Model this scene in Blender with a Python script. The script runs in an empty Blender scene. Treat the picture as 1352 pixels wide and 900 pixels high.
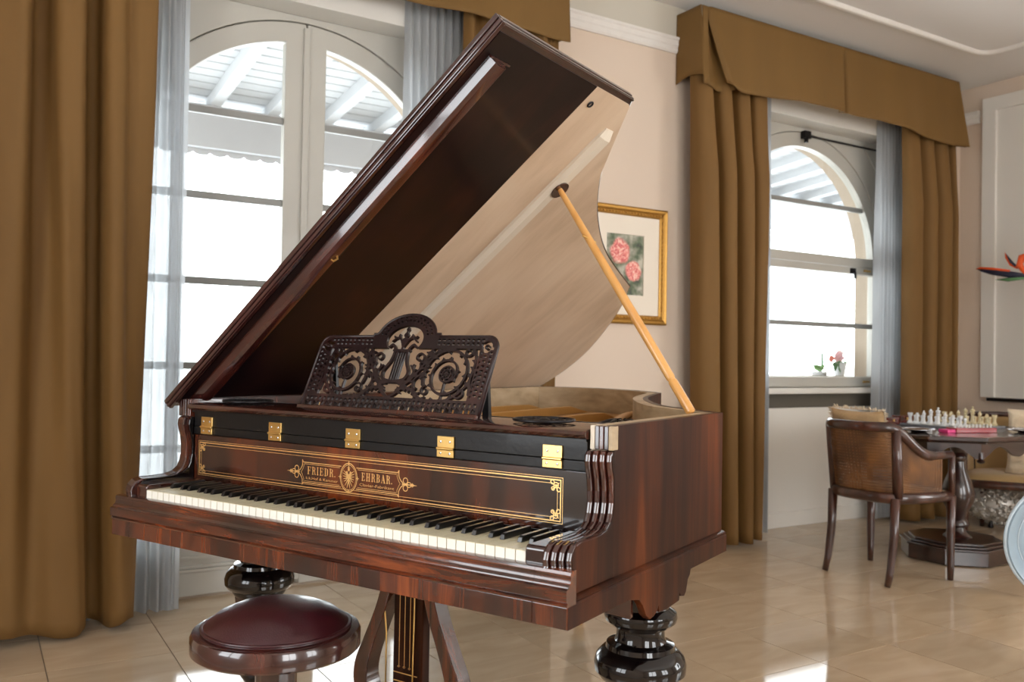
import bpy, bmesh, math, random
import numpy as np
from mathutils import Matrix, Vector, noise as mnoise

# ------------------------------------------------------------------ camera, world, light, exposure
scene = bpy.context.scene
COL = scene.collection
random.seed(7)
PI = math.pi
HC = 1.10
F_PX = 1162.1
cam_d = bpy.data.cameras.new('camera')
cam = bpy.data.objects.new('camera', cam_d)
COL.objects.link(cam)
CR = Vector((0.8520, -0.5233, 0.0178)); CU = Vector((-0.0245, -0.0060, 0.9997)); CF = Vector((0.5230, 0.8521, 0.0180))
M = Matrix((CR, CU, -CF)).transposed().to_4x4()
M.translation = Vector((0, 0, HC))
cam.matrix_world = M
cam_d.sensor_width = 36.0
cam_d.lens = 36.0 * F_PX / 1352.0
cam_d.clip_start = 0.05
cam_d.dof.use_dof = True
cam_d.dof.focus_distance = 2.12
cam_d.dof.aperture_fstop = 5.0
scene.camera = cam

world = bpy.data.worlds.new('overcast_sky')
scene.world = world
world.use_nodes = True
wn = world.node_tree
wn.nodes['Background'].inputs[0].default_value = (0.93, 0.97, 1.0, 1)
wn.nodes['Background'].inputs[1].default_value = 6.5

scene.view_settings.view_transform = 'Standard'
scene.view_settings.look = 'None'
scene.view_settings.gamma = 1.0
scene.view_settings.use_curve_mapping = False
scene.view_settings.exposure = 0.12
scene.cycles.use_denoising = True
scene.cycles.max_bounces = 10
scene.cycles.transparent_max_bounces = 16
scene.cycles.sample_clamp_indirect = 6.0

def area_light(name, loc, size, rot, power, color=(1, 1, 1)):
    d = bpy.data.lights.new(name, 'AREA')
    d.shape = 'RECTANGLE'; d.size = size[0]; d.size_y = size[1]
    d.energy = power; d.color = color
    o = bpy.data.objects.new(name, d); COL.objects.link(o)
    o.location = loc; o.rotation_euler = rot
    return o
ROOM_X0, ROOM_X1, ROOM_Y0, WALL_Y, CEIL = -1.5, 6.43, -3.1, 3.95, 3.20
ADDED_BACK_WIN = [(-0.3, 1.3), (2.6, 4.2)]           # x ranges of unseen windows added in the rear wall for back light
ADDED_SIDE_WIN = [(-1.4, 0.4)]                       # y range of an unseen window added in the right wall for fill
WEST_WIN = [(0.75, 2.05)]                      # y range of the garden window in the left wall
for (a, b), pw_ in zip(ADDED_BACK_WIN, (46, 34)):
    area_light('added_fill_rear', ((a + b) / 2, ROOM_Y0 - 0.16, 1.65), (b - a - .1, 2.0), (PI / 2, 0, 0), pw_, (1.0, 0.98, 0.95))  # added fill lamp in each invented rear opening
for a, b in ADDED_SIDE_WIN:
    area_light('added_fill_right', (ROOM_X1 + 0.16, (a + b) / 2, 1.65), (b - a - .1, 2.0), (PI / 2, 0, PI / 2), 44, (1.0, 0.98, 0.95))  # added fill lamp in the invented right-wall opening
for a, b in WEST_WIN:
    area_light('daylight_west_window', (ROOM_X0 - 0.16, (a + b) / 2, 1.65), (b - a - .1, 2.0), (PI / 2, 0, -PI / 2), 13, (0.96, 0.98, 1.0))

# ------------------------------------------------------------------ helpers
def srgb(r, g, b):
    f = lambda c: ((c / 255) / 12.92 if c / 255 <= 0.04045 else (((c / 255) + 0.055) / 1.055) ** 2.4)
    return (f(r), f(g), f(b), 1.0)

MATS = {}
def new_mat(name):
    m = bpy.data.materials.new(name); m.use_nodes = True
    MATS[name] = m
    return m, m.node_tree, m.node_tree.nodes['Principled BSDF']

def plain(name, col, rough=0.5, metal=0.0, coat=0.0, spec=0.5, var=0.06, scale=12.0, bump=0.0, bscale=60.0, sheen=0.0):
    """one colour with slight procedural unevenness"""
    m, nt, b = new_mat(name)
    N = nt.nodes.new; L = nt.links.new
    tc = N('ShaderNodeTexCoord'); no = N('ShaderNodeTexNoise'); no.inputs['Scale'].default_value = scale; no.inputs['Detail'].default_value = 4
    L(tc.outputs['Object'], no.inputs['Vector'])
    mr = N('ShaderNodeMapRange'); mr.inputs['To Min'].default_value = 1 - var; mr.inputs['To Max'].default_value = 1 + var
    L(no.outputs['Fac'], mr.inputs['Value'])
    hs = N('ShaderNodeHueSaturation'); hs.inputs['Color'].default_value = col
    L(mr.outputs['Result'], hs.inputs['Value']); L(hs.outputs['Color'], b.inputs['Base Color'])
    b.inputs['Roughness'].default_value = rough; b.inputs['Metallic'].default_value = metal
    b.inputs['Coat Weight'].default_value = coat; b.inputs['Coat Roughness'].default_value = 0.06
    b.inputs['Specular IOR Level'].default_value = spec
    b.inputs['Sheen Weight'].default_value = sheen
    if bump:
        n2 = N('ShaderNodeTexNoise'); n2.inputs['Scale'].default_value = bscale; n2.inputs['Detail'].default_value = 5
        L(tc.outputs['Object'], n2.inputs['Vector'])
        bp = N('ShaderNodeBump'); bp.inputs['Strength'].default_value = bump; bp.inputs['Distance'].default_value = 0.004
        L(n2.outputs['Fac'], bp.inputs['Height']); L(bp.outputs['Normal'], b.inputs['Normal'])
    return m

def wood(name, stops, sc=(1, 1, 1), nscale=3.0, dist=1.2, rough=0.3, coat=0.6, coat_rough=0.05, bands=0.5, band_scale=4.0, band_sc=None, spec=0.5):
    """streaked veneer: noise stretched along the grain, broad bands mixed in"""
    m, nt, b = new_mat(name)
    N = nt.nodes.new; L = nt.links.new
    tc = N('ShaderNodeTexCoord')
    mp = N('ShaderNodeMapping'); mp.inputs['Scale'].default_value = sc
    L(tc.outputs['Object'], mp.inputs['Vector'])
    n1 = N('ShaderNodeTexNoise'); n1.inputs['Scale'].default_value = nscale; n1.inputs['Detail'].default_value = 8
    n1.inputs['Roughness'].default_value = 0.62; n1.inputs['Distortion'].default_value = dist
    L(mp.outputs['Vector'], n1.inputs['Vector'])
    mp2 = N('ShaderNodeMapping'); mp2.inputs['Scale'].default_value = band_sc or sc
    L(tc.outputs['Object'], mp2.inputs['Vector'])
    n2 = N('ShaderNodeTexNoise'); n2.inputs['Scale'].default_value = band_scale; n2.inputs['Detail'].default_value = 2
    L(mp2.outputs['Vector'], n2.inputs['Vector'])
    mx = N('ShaderNodeMix'); mx.data_type = 'FLOAT'; mx.inputs[0].default_value = bands
    L(n1.outputs['Fac'], mx.inputs[2]); L(n2.outputs['Fac'], mx.inputs[3])
    cr = N('ShaderNodeValToRGB'); e = cr.color_ramp.elements
    e[0].position, e[0].color = stops[0]; e[1].position, e[1].color = stops[-1]
    for p_, c_ in stops[1:-1]:
        q = e.new(p_); q.color = c_
    L(mx.outputs[0], cr.inputs['Fac']); L(cr.outputs['Color'], b.inputs['Base Color'])
    b.inputs['Roughness'].default_value = rough
    b.inputs['Coat Weight'].default_value = coat; b.inputs['Coat Roughness'].default_value = coat_rough
    b.inputs['Specular IOR Level'].default_value = spec
    return m

RW = [(0.30, srgb(18, 8, 7)), (0.45, srgb(50, 22, 13)), (0.56, srgb(94, 42, 19)), (0.72, srgb(156, 76, 28))]
wood('rosewood_fascia', RW, sc=(8, 8, 0.5), nscale=3.2, dist=1.4, rough=0.26, coat=0.9, coat_rough=0.06, bands=0.5, band_scale=2.2, band_sc=(3.2, 1, 0.6))
wood('rosewood_slip', RW, sc=(0.9, 8, 10), nscale=4.0, dist=2.2, rough=0.24, coat=0.9, coat_rough=0.06, bands=0.4, band_scale=2.0, band_sc=(2, 1, 3))
wood('rosewood_side', [(0.32, srgb(20, 9, 5)), (0.47, srgb(43, 19, 9)), (0.58, srgb(66, 31, 13)), (0.72, srgb(104, 51, 20))],
     sc=(8, 8, 0.5), nscale=2.0, dist=0.7, rough=0.40, coat=0.10, coat_rough=0.05, bands=0.45, band_scale=1.8, band_sc=(2.5, 2.5, 0.8), spec=0.10)
wood('rosewood_dark', [(0.32, srgb(24, 10, 9)), (0.5, srgb(52, 22, 16)), (0.7, srgb(92, 42, 26))], sc=(6, 6, 1.0), nscale=3, rough=0.22, coat=1.0, bands=0.4)
wood('lid_veneer', [(0.30, srgb(12, 7, 9)), (0.5, srgb(25, 13, 14)), (0.72, srgb(50, 25, 20))], sc=(0.7, 5, 5), nscale=2.0, dist=1.5, rough=0.34, coat=0.35, coat_rough=0.12, bands=0.6, band_scale=2.2, band_sc=(2, 2, 2), spec=0.15)
wood('lid_edge', [(0.3, srgb(26, 12, 13)), (0.7, srgb(64, 28, 26))], sc=(1, 6, 6), nscale=3, rough=0.2, coat=1.0)
wood('pale_wood', [(0.28, srgb(172, 146, 120)), (0.5, srgb(202, 178, 152)), (0.75, srgb(218, 198, 174))], sc=(1.0, 5, 5), nscale=2.4, dist=0.6, rough=0.55, coat=0.1, coat_rough=0.3, bands=0.55, band_scale=1.6, band_sc=(1.5, 2.2, 1))
wood('lip_rosewood', [(0.3, srgb(30, 12, 12)), (0.55, srgb(70, 30, 24)), (0.75, srgb(112, 52, 34))], sc=(0.8, 8, 8), nscale=3, rough=0.2, coat=1.0, bands=0.5, band_sc=(2, 1, 1))
plain('batten_wood', srgb(214, 203, 186), 0.5, var=0.04, scale=8)
wood('lining_wood', [(0.3, srgb(140, 120, 92)), (0.5, srgb(176, 154, 122)), (0.7, srgb(196, 176, 146))], sc=(2, 2, 6), nscale=2.5, rough=0.5, coat=0.2, coat_rough=0.2)
wood('honey_wood', [(0.3, srgb(196, 132, 64)), (0.5, srgb(222, 164, 92)), (0.7, srgb(236, 190, 124))], sc=(5, 5, 1.2), nscale=3, rough=0.35, coat=0.5, coat_rough=0.12)
wood('nameboard_wood', [(0.36, srgb(14, 8, 7)), (0.48, srgb(36, 16, 10)), (0.58, srgb(84, 36, 15)), (0.72, srgb(140, 62, 20))], sc=(5, 1, 0.5), nscale=1.6, dist=0.8, rough=0.2, coat=1.0, coat_rough=0.07, bands=0.6, band_scale=1.3, band_sc=(2.6, 1, 0.3))
plain('ebony_gloss', srgb(9, 5, 6), 0.25, coat=1.0, spec=0.1, var=0.1)
MATS['ebony_gloss'].node_tree.nodes['Principled BSDF'].inputs['Coat Roughness'].default_value = 0.02
plain('ebony_satin', srgb(12, 11, 12), 0.36, coat=0.1, spec=0.3, var=0.15, scale=40, bump=0.12, bscale=90)
wood('desk_wood', [(0.3, srgb(18, 10, 11)), (0.55, srgb(36, 19, 18)), (0.78, srgb(70, 34, 27))], sc=(3, 3, 3), nscale=2, rough=0.36, coat=0.25, coat_rough=0.2, spec=0.35)
plain('brass', (0.83, 0.56, 0.20, 1), 0.28, metal=1.0, var=0.12, scale=30)
plain('gold_inlay', (0.86, 0.55, 0.22, 1), 0.34, metal=0.75, var=0.05)
plain('gold_plate', (0.56, 0.31, 0.09, 1), 0.36, metal=0.55, var=0.1, scale=6)
plain('steel', (0.62, 0.62, 0.64, 1), 0.25, metal=1.0)
plain('key_ivory', srgb(216, 208, 178), 0.3, coat=0.3, var=0.03, scale=20)
plain('key_front', srgb(240, 238, 228), 0.32, coat=0.3, var=0.02)
plain('key_ebony', srgb(15, 14, 15), 0.3, coat=0.4, var=0.1)
plain('burgundy_leather', srgb(52, 13, 20), 0.34, coat=0.25, var=0.08, scale=30, bump=0.15, bscale=260)
wood('mahogany_stool', [(0.3, srgb(24, 9, 9)), (0.5, srgb(50, 19, 16)), (0.72, srgb(84, 36, 28))], sc=(4, 4, 0.7), nscale=3, rough=0.22, coat=1.0)
wood('walnut_chair', [(0.3, srgb(30, 13, 9)), (0.5, srgb(58, 26, 16)), (0.75, srgb(92, 44, 24))], sc=(4, 4, 0.8), nscale=3, rough=0.3, coat=0.7, coat_rough=0.12)
wood('table_wood', [(0.3, srgb(20, 8, 7)), (0.5, srgb(40, 17, 13)), (0.75, srgb(66, 30, 22))], sc=(1.2, 4, 4), nscale=3, rough=0.28, coat=0.8, coat_rough=0.1)
plain('wall_peach', srgb(214, 196, 178), 0.75, var=0.02, scale=1.5, bump=0.03, bscale=40)
plain('frieze_paint', srgb(196, 190, 176), 0.75, var=0.02, scale=1.5)
plain('white_paint', srgb(226, 222, 214), 0.45, var=0.015, scale=3)
plain('cornice_plaster', srgb(222, 218, 212), 0.7, var=0.05, scale=30)
plain('ceiling_paint', srgb(226, 223, 220), 0.8, var=0.02, scale=1.2)
plain('window_paint', srgb(188, 185, 176), 0.38, coat=0.2, var=0.02, scale=4)
plain('bar_grey', srgb(146, 146, 142), 0.4, var=0.03)
plain('dark_gap', srgb(92, 86, 76), 0.8, var=0.05)
plain('stone_cream', srgb(176, 160, 142), 0.85, var=0.06, scale=9, bump=0.2, bscale=30)
plain('veranda_white', srgb(186, 189, 192), 0.7, var=0.03, scale=5)
plain('veranda_beam', srgb(170, 172, 176), 0.7, var=0.05, scale=5)
plain('deck_stone', srgb(160, 158, 154), 0.8, var=0.04)
plain('grout', srgb(112, 98, 84), 0.8, var=0.05, scale=20)
plain('gilt_frame', (0.50, 0.27, 0.06, 1), 0.36, metal=0.7, var=0.15, scale=40, bump=0.1, bscale=120)
plain('mat_board', srgb(232, 222, 206), 0.8, var=0.01)
plain('plush_cream', srgb(222, 204, 176), 0.85, var=0.12, scale=26, bump=0.9, bscale=70, sheen=0.5)
plain('plush_tan', srgb(196, 164, 120), 0.85, var=0.14, scale=26, bump=0.9, bscale=90, sheen=0.4)
plain('beige_upholstery', srgb(168, 138, 92), 0.8, var=0.06, scale=14, bump=0.1, bscale=200, sheen=0.3)
plain('silver_crumple', (0.70, 0.67, 0.62, 1), 0.45, metal=0.6, var=0.2, scale=40)
plain('pale_blue_pad', srgb(142, 162, 176), 0.42, coat=0.2, var=0.02)
plain('blue_white_frame', srgb(172, 188, 198), 0.3, coat=0.4, var=0.02)
plain('chess_white', srgb(226, 228, 228), 0.22, coat=0.5, var=0.06, scale=60)
plain('chess_cream', srgb(206, 190, 150), 0.3, coat=0.4, var=0.12, scale=50)
plain('chess_grey', srgb(140, 146, 154), 0.25, coat=0.4, var=0.1, scale=40)
plain('marble_grey', srgb(120, 124, 130), 0.2, coat=0.5, var=0.2, scale=18)
plain('red_lacquer', srgb(150, 16, 24), 0.35, coat=0.3, var=0.05)
plain('pink_lid', srgb(226, 60, 130), 0.4, var=0.03)
wood('red_box_wood', [(0.3, srgb(70, 20, 14)), (0.6, srgb(112, 38, 24)), (0.8, srgb(140, 60, 36))], sc=(1, 6, 6), nscale=3, rough=0.25, coat=0.9)
plain('glass_plate_dark', srgb(34, 32, 38), 0.12, coat=1.0, var=0.05)
plain('leaf_green', srgb(86, 130, 84), 0.5, var=0.25, scale=20)
plain('leaf_pale', srgb(150, 186, 120), 0.6, var=0.2, scale=20)
plain('leaf_dark', srgb(40, 44, 42), 0.45, var=0.2, scale=16)
plain('petal_pink', srgb(252, 214, 220), 0.6, var=0.12, scale=40)
plain('petal_coral', srgb(246, 160, 140), 0.6, var=0.12, scale=40)
plain('petal_white', srgb(250, 240, 238), 0.6, var=0.05, scale=40)
plain('strelitzia_orange', srgb(222, 84, 22), 0.5, var=0.15, scale=30)
plain('strelitzia_blue', srgb(32, 32, 52), 0.5, var=0.15, scale=30)
plain('pot_white', srgb(226, 230, 236), 0.35, coat=0.4, var=0.02)
plain('vase_black', srgb(20, 20, 22), 0.25, coat=0.5, var=0.05)
plain('iron_dark', srgb(34, 32, 34), 0.35, metal=0.6, var=0.1)

def fabric(name, c1, c2, rough=0.75, sheen=0.25, transl=0.0):
    m, nt, b = new_mat(name)
    N = nt.nodes.new; L = nt.links.new
    tc = N('ShaderNodeTexCoord')
    mp = N('ShaderNodeMapping'); mp.inputs['Scale'].default_value = (1, 1, 0.12)
    L(tc.outputs['Object'], mp.inputs['Vector'])
    n = N('ShaderNodeTexNoise'); n.inputs['Scale'].default_value = 5; n.inputs['Detail'].default_value = 3
    L(mp.outputs['Vector'], n.inputs['Vector'])
    mx = N('ShaderNodeMix'); mx.data_type = 'RGBA'; mx.inputs[6].default_value = c1; mx.inputs[7].default_value = c2
    L(n.outputs['Fac'], mx.inputs[0]); L(mx.outputs[2], b.inputs['Base Color'])
    w = N('ShaderNodeTexNoise'); w.inputs['Scale'].default_value = 420; w.inputs['Detail'].default_value = 2
    L(tc.outputs['Object'], w.inputs['Vector'])
    bp = N('ShaderNodeBump'); bp.inputs['Strength'].default_value = 0.12; bp.inputs['Distance'].default_value = 0.002
    L(w.outputs['Fac'], bp.inputs['Height']); L(bp.outputs['Normal'], b.inputs['Normal'])
    b.inputs['Roughness'].default_value = rough; b.inputs['Sheen Weight'].default_value = sheen
    b.inputs['Sheen Tint'].default_value = c2
    if transl:
        out = nt.nodes['Material Output']
        t = N('ShaderNodeBsdfTranslucent'); L(mx.outputs[2], t.inputs['Color'])
        ms = N('ShaderNodeMixShader'); ms.inputs[0].default_value = transl
        L(b.outputs[0], ms.inputs[1]); L(t.outputs[0], ms.inputs[2]); L(ms.outputs[0], out.inputs['Surface'])
    return m
fabric('gold_curtain', srgb(106, 75, 33), srgb(134, 98, 48), transl=0.12)
fabric('gold_valance', srgb(106, 77, 32), srgb(124, 91, 41), transl=0.04)

def sheer_mat(name='sheer_voile', op=0.90):
    m, nt, b = new_mat(name)
    N = nt.nodes.new; L = nt.links.new; out = nt.nodes['Material Output']
    nt.nodes.remove(b)
    tc = N('ShaderNodeTexCoord'); n = N('ShaderNodeTexNoise'); n.inputs['Scale'].default_value = 30; n.inputs['Detail'].default_value = 4
    mp = N('ShaderNodeMapping'); mp.inputs['Scale'].default_value = (1, 1, 0.3)
    L(tc.outputs['Object'], mp.inputs['Vector']); L(mp.outputs['Vector'], n.inputs['Vector'])
    d = N('ShaderNodeBsdfDiffuse'); d.inputs['Color'].default_value = srgb(236, 238, 240)
    t = N('ShaderNodeBsdfTranslucent'); t.inputs['Color'].default_value = (0.42, 0.44, 0.46, 1)
    tr = N('ShaderNodeBsdfTransparent'); tr.inputs['Color'].default_value = (0.97, 0.985, 1, 1)
    m1 = N('ShaderNodeMixShader'); m1.inputs[0].default_value = 0.70
    L(d.outputs[0], m1.inputs[1]); L(t.outputs[0], m1.inputs[2])
    mr = N('ShaderNodeMapRange'); mr.inputs['To Min'].default_value = op - 0.06; mr.inputs['To Max'].default_value = op + 0.06
    L(n.outputs['Fac'], mr.inputs['Value'])
    m2 = N('ShaderNodeMixShader'); L(mr.outputs['Result'], m2.inputs[0])
    L(tr.outputs[0], m2.inputs[1]); L(m1.outputs[0], m2.inputs[2]); L(m2.outputs[0], out.inputs['Surface'])
    return m
sheer_mat()

def glass_mat():
    m, nt, b = new_mat('window_glass')
    N = nt.nodes.new; L = nt.links.new; out = nt.nodes['Material Output']
    nt.nodes.remove(b)
    tr = N('ShaderNodeBsdfTransparent'); tr.inputs['Color'].default_value = (0.96, 0.975, 0.97, 1)
    gl = N('ShaderNodeBsdfGlossy'); gl.inputs['Roughness'].default_value = 0.02
    lw = N('ShaderNodeLayerWeight'); lw.inputs['Blend'].default_value = 0.5
    pw = N('ShaderNodeMath'); pw.operation = 'POWER'; pw.inputs[1].default_value = 5.0; L(lw.outputs['Facing'], pw.inputs[0])
    fr = N('ShaderNodeMath'); fr.operation = 'MULTIPLY_ADD'; fr.inputs[1].default_value = 0.5; fr.inputs[2].default_value = 0.03; L(pw.outputs[0], fr.inputs[0])
    ms = N('ShaderNodeMixShader')
    L(fr.outputs[0], ms.inputs[0]); L(tr.outputs[0], ms.inputs[1]); L(gl.outputs[0], ms.inputs[2]); L(ms.outputs[0], out.inputs['Surface'])
    return m
glass_mat()

def tile_mat():
    m, nt, b = new_mat('travertine_tile')
    N = nt.nodes.new; L = nt.links.new
    geo = N('ShaderNodeNewGeometry'); oi = N('ShaderNodeObjectInfo')
    mp = N('ShaderNodeMapping'); mp.inputs['Scale'].default_value = (1.0, 3.2, 1); mp.inputs['Rotation'].default_value = (0, 0, 0.35)
    ad = N('ShaderNodeVectorMath'); ad.operation = 'ADD'
    sc_ = N('ShaderNodeVectorMath'); sc_.operation = 'SCALE'; sc_.inputs['Scale'].default_value = 7.0
    cb = N('ShaderNodeCombineXYZ'); L(oi.outputs['Random'], cb.inputs[0]); L(oi.outputs['Random'], cb.inputs[1])
    L(cb.outputs[0], sc_.inputs[0]); L(geo.outputs['Position'], ad.inputs[0]); L(sc_.outputs[0], ad.inputs[1])
    L(ad.outputs[0], mp.inputs['Vector'])
    n = N('ShaderNodeTexNoise'); n.inputs['Scale'].default_value = 3.2; n.inputs['Detail'].default_value = 7; n.inputs['Distortion'].default_value = 0.8
    L(mp.outputs['Vector'], n.inputs['Vector'])
    cr = N('ShaderNodeValToRGB'); e = cr.color_ramp.elements
    e[0].position, e[0].color = 0.25, srgb(184, 160, 132); e[1].position, e[1].color = 0.80, srgb(206, 184, 156)
    L(n.outputs['Fac'], cr.inputs['Fac'])
    hs = N('ShaderNodeHueSaturation'); mr = N('ShaderNodeMapRange'); mr.inputs['To Min'].default_value = 0.93; mr.inputs['To Max'].default_value = 1.05
    L(oi.outputs['Random'], mr.inputs['Value']); L(mr.outputs['Result'], hs.inputs['Value']); L(cr.outputs['Color'], hs.inputs['Color'])
    L(hs.outputs['Color'], b.inputs['Base Color'])
    r = N('ShaderNodeMapRange'); r.inputs['To Min'].default_value = 0.03; r.inputs['To Max'].default_value = 0.11
    L(n.outputs['Fac'], r.inputs['Value']); L(r.outputs['Result'], b.inputs['Roughness'])
    b.inputs['Specular IOR Level'].default_value = 0.75
    return m
tile_mat()

def cane_mat():
    m, nt, b = new_mat('woven_cane')
    N = nt.nodes.new; L = nt.links.new; out = nt.nodes['Material Output']
    uv = N('ShaderNodeUVMap')
    sep = N('ShaderNodeSeparateXYZ'); L(uv.outputs[0], sep.inputs[0])
    def stripes(sock, k):
        mu = N('ShaderNodeMath'); mu.operation = 'MULTIPLY'; mu.inputs[1].default_value = k
        fr = N('ShaderNodeMath'); fr.operation = 'FRACT'; L(sock, mu.inputs[0]); L(mu.outputs[0], fr.inputs[0])
        gt = N('ShaderNodeMath'); gt.operation = 'LESS_THAN'; gt.inputs[1].default_value = 0.60
        L(fr.outputs[0], gt.inputs[0]); return gt.outputs[0]
    mx = N('ShaderNodeMath'); mx.operation = 'MAXIMUM'
    L(stripes(sep.outputs[0], 80), mx.inputs[0]); L(stripes(sep.outputs[1], 80), mx.inputs[1])
    no = N('ShaderNodeTexNoise'); no.inputs['Scale'].default_value = 5; L(uv.outputs[0], no.inputs['Vector'])
    cr = N('ShaderNodeValToRGB'); cr.color_ramp.elements[0].color = srgb(74, 44, 20); cr.color_ramp.elements[1].color = srgb(140, 92, 44)
    cr.color_ramp.elements[0].position = 0.35; cr.color_ramp.elements[1].position = 0.7
    L(no.outputs['Fac'], cr.inputs['Fac']); L(cr.outputs['Color'], b.inputs['Base Color'])
    b.inputs['Roughness'].default_value = 0.5
    tr = N('ShaderNodeBsdfTransparent'); ms = N('ShaderNodeMixShader')
    L(mx.outputs[0], ms.inputs[0]); L(tr.outputs[0], ms.inputs[1]); L(b.outputs[0], ms.inputs[2]); L(ms.outputs[0], out.inputs['Surface'])
cane_mat()

def painting_mat():
    """two pink roses in loose watercolour on a grey-green ground"""
    m, nt, b = new_mat('rose_watercolour')
    N = nt.nodes.new; L = nt.links.new
    tc = N('ShaderNodeTexCoord')
    n = N('ShaderNodeTexNoise'); n.inputs['Scale'].default_value = 14; n.inputs['Detail'].default_value = 5
    L(tc.outputs['Object'], n.inputs['Vector'])
    cr = N('ShaderNodeValToRGB'); e = cr.color_ramp.elements
    e[0].position, e[0].color = 0.32, srgb(62, 66, 62); e[1].position, e[1].color = 0.66, srgb(196, 192, 176)
    q = e.new(0.45); q.color = srgb(104, 116, 92); q = e.new(0.55); q.color = srgb(150, 150, 134)
    L(n.outputs['Fac'], cr.inputs['Fac'])
    col = cr.outputs['Color']
    dn = N('ShaderNodeVectorMath'); dn.operation = 'SCALE'; dn.inputs['Scale'].default_value = 0.05
    sb_ = N('ShaderNodeVectorMath'); sb_.operation = 'SUBTRACT'; sb_.inputs[1].default_value = (0.5, 0.5, 0.5)
    L(n.outputs['Color'], sb_.inputs[0]); L(sb_.outputs[0], dn.inputs[0])
    ad = N('ShaderNodeVectorMath'); ad.operation = 'ADD'; L(tc.outputs['Object'], ad.inputs[0]); L(dn.outputs[0], ad.inputs[1])
    for (cx, cz, r) in ((-0.035, 0.075, 0.078), (0.065, -0.03, 0.064), (-0.075, -0.075, 0.055)):
        d = N('ShaderNodeVectorMath'); d.operation = 'DISTANCE'; d.inputs[1].default_value = (cx, 0, cz)
        L(ad.outputs[0], d.inputs[0])
        k = N('ShaderNodeMapRange'); k.inputs['From Min'].default_value = r; k.inputs['From Max'].default_value = r * 0.82
        L(d.outputs['Value'], k.inputs['Value'])
        wv = N('ShaderNodeTexNoise'); wv.inputs['Scale'].default_value = 46; wv.inputs['Distortion'].default_value = 1.5
        L(ad.outputs[0], wv.inputs['Vector'])
        c2 = N('ShaderNodeValToRGB'); f = c2.color_ramp.elements
        f[0].position, f[0].color = 0.36, srgb(196, 84, 92); f[1].position, f[1].color = 0.64, srgb(246, 206, 190)
        g = f.new(0.5); g.color = srgb(236, 140, 132)
        L(wv.outputs['Fac'], c2.inputs['Fac'])
        mx = N('ShaderNodeMix'); mx.data_type = 'RGBA'
        L(k.outputs['Result'], mx.inputs[0]); L(col, mx.inputs[6]); L(c2.outputs['Color'], mx.inputs[7]); col = mx.outputs[2]
    L(col, b.inputs['Base Color']); b.inputs['Roughness'].default_value = 0.7
painting_mat()

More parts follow.
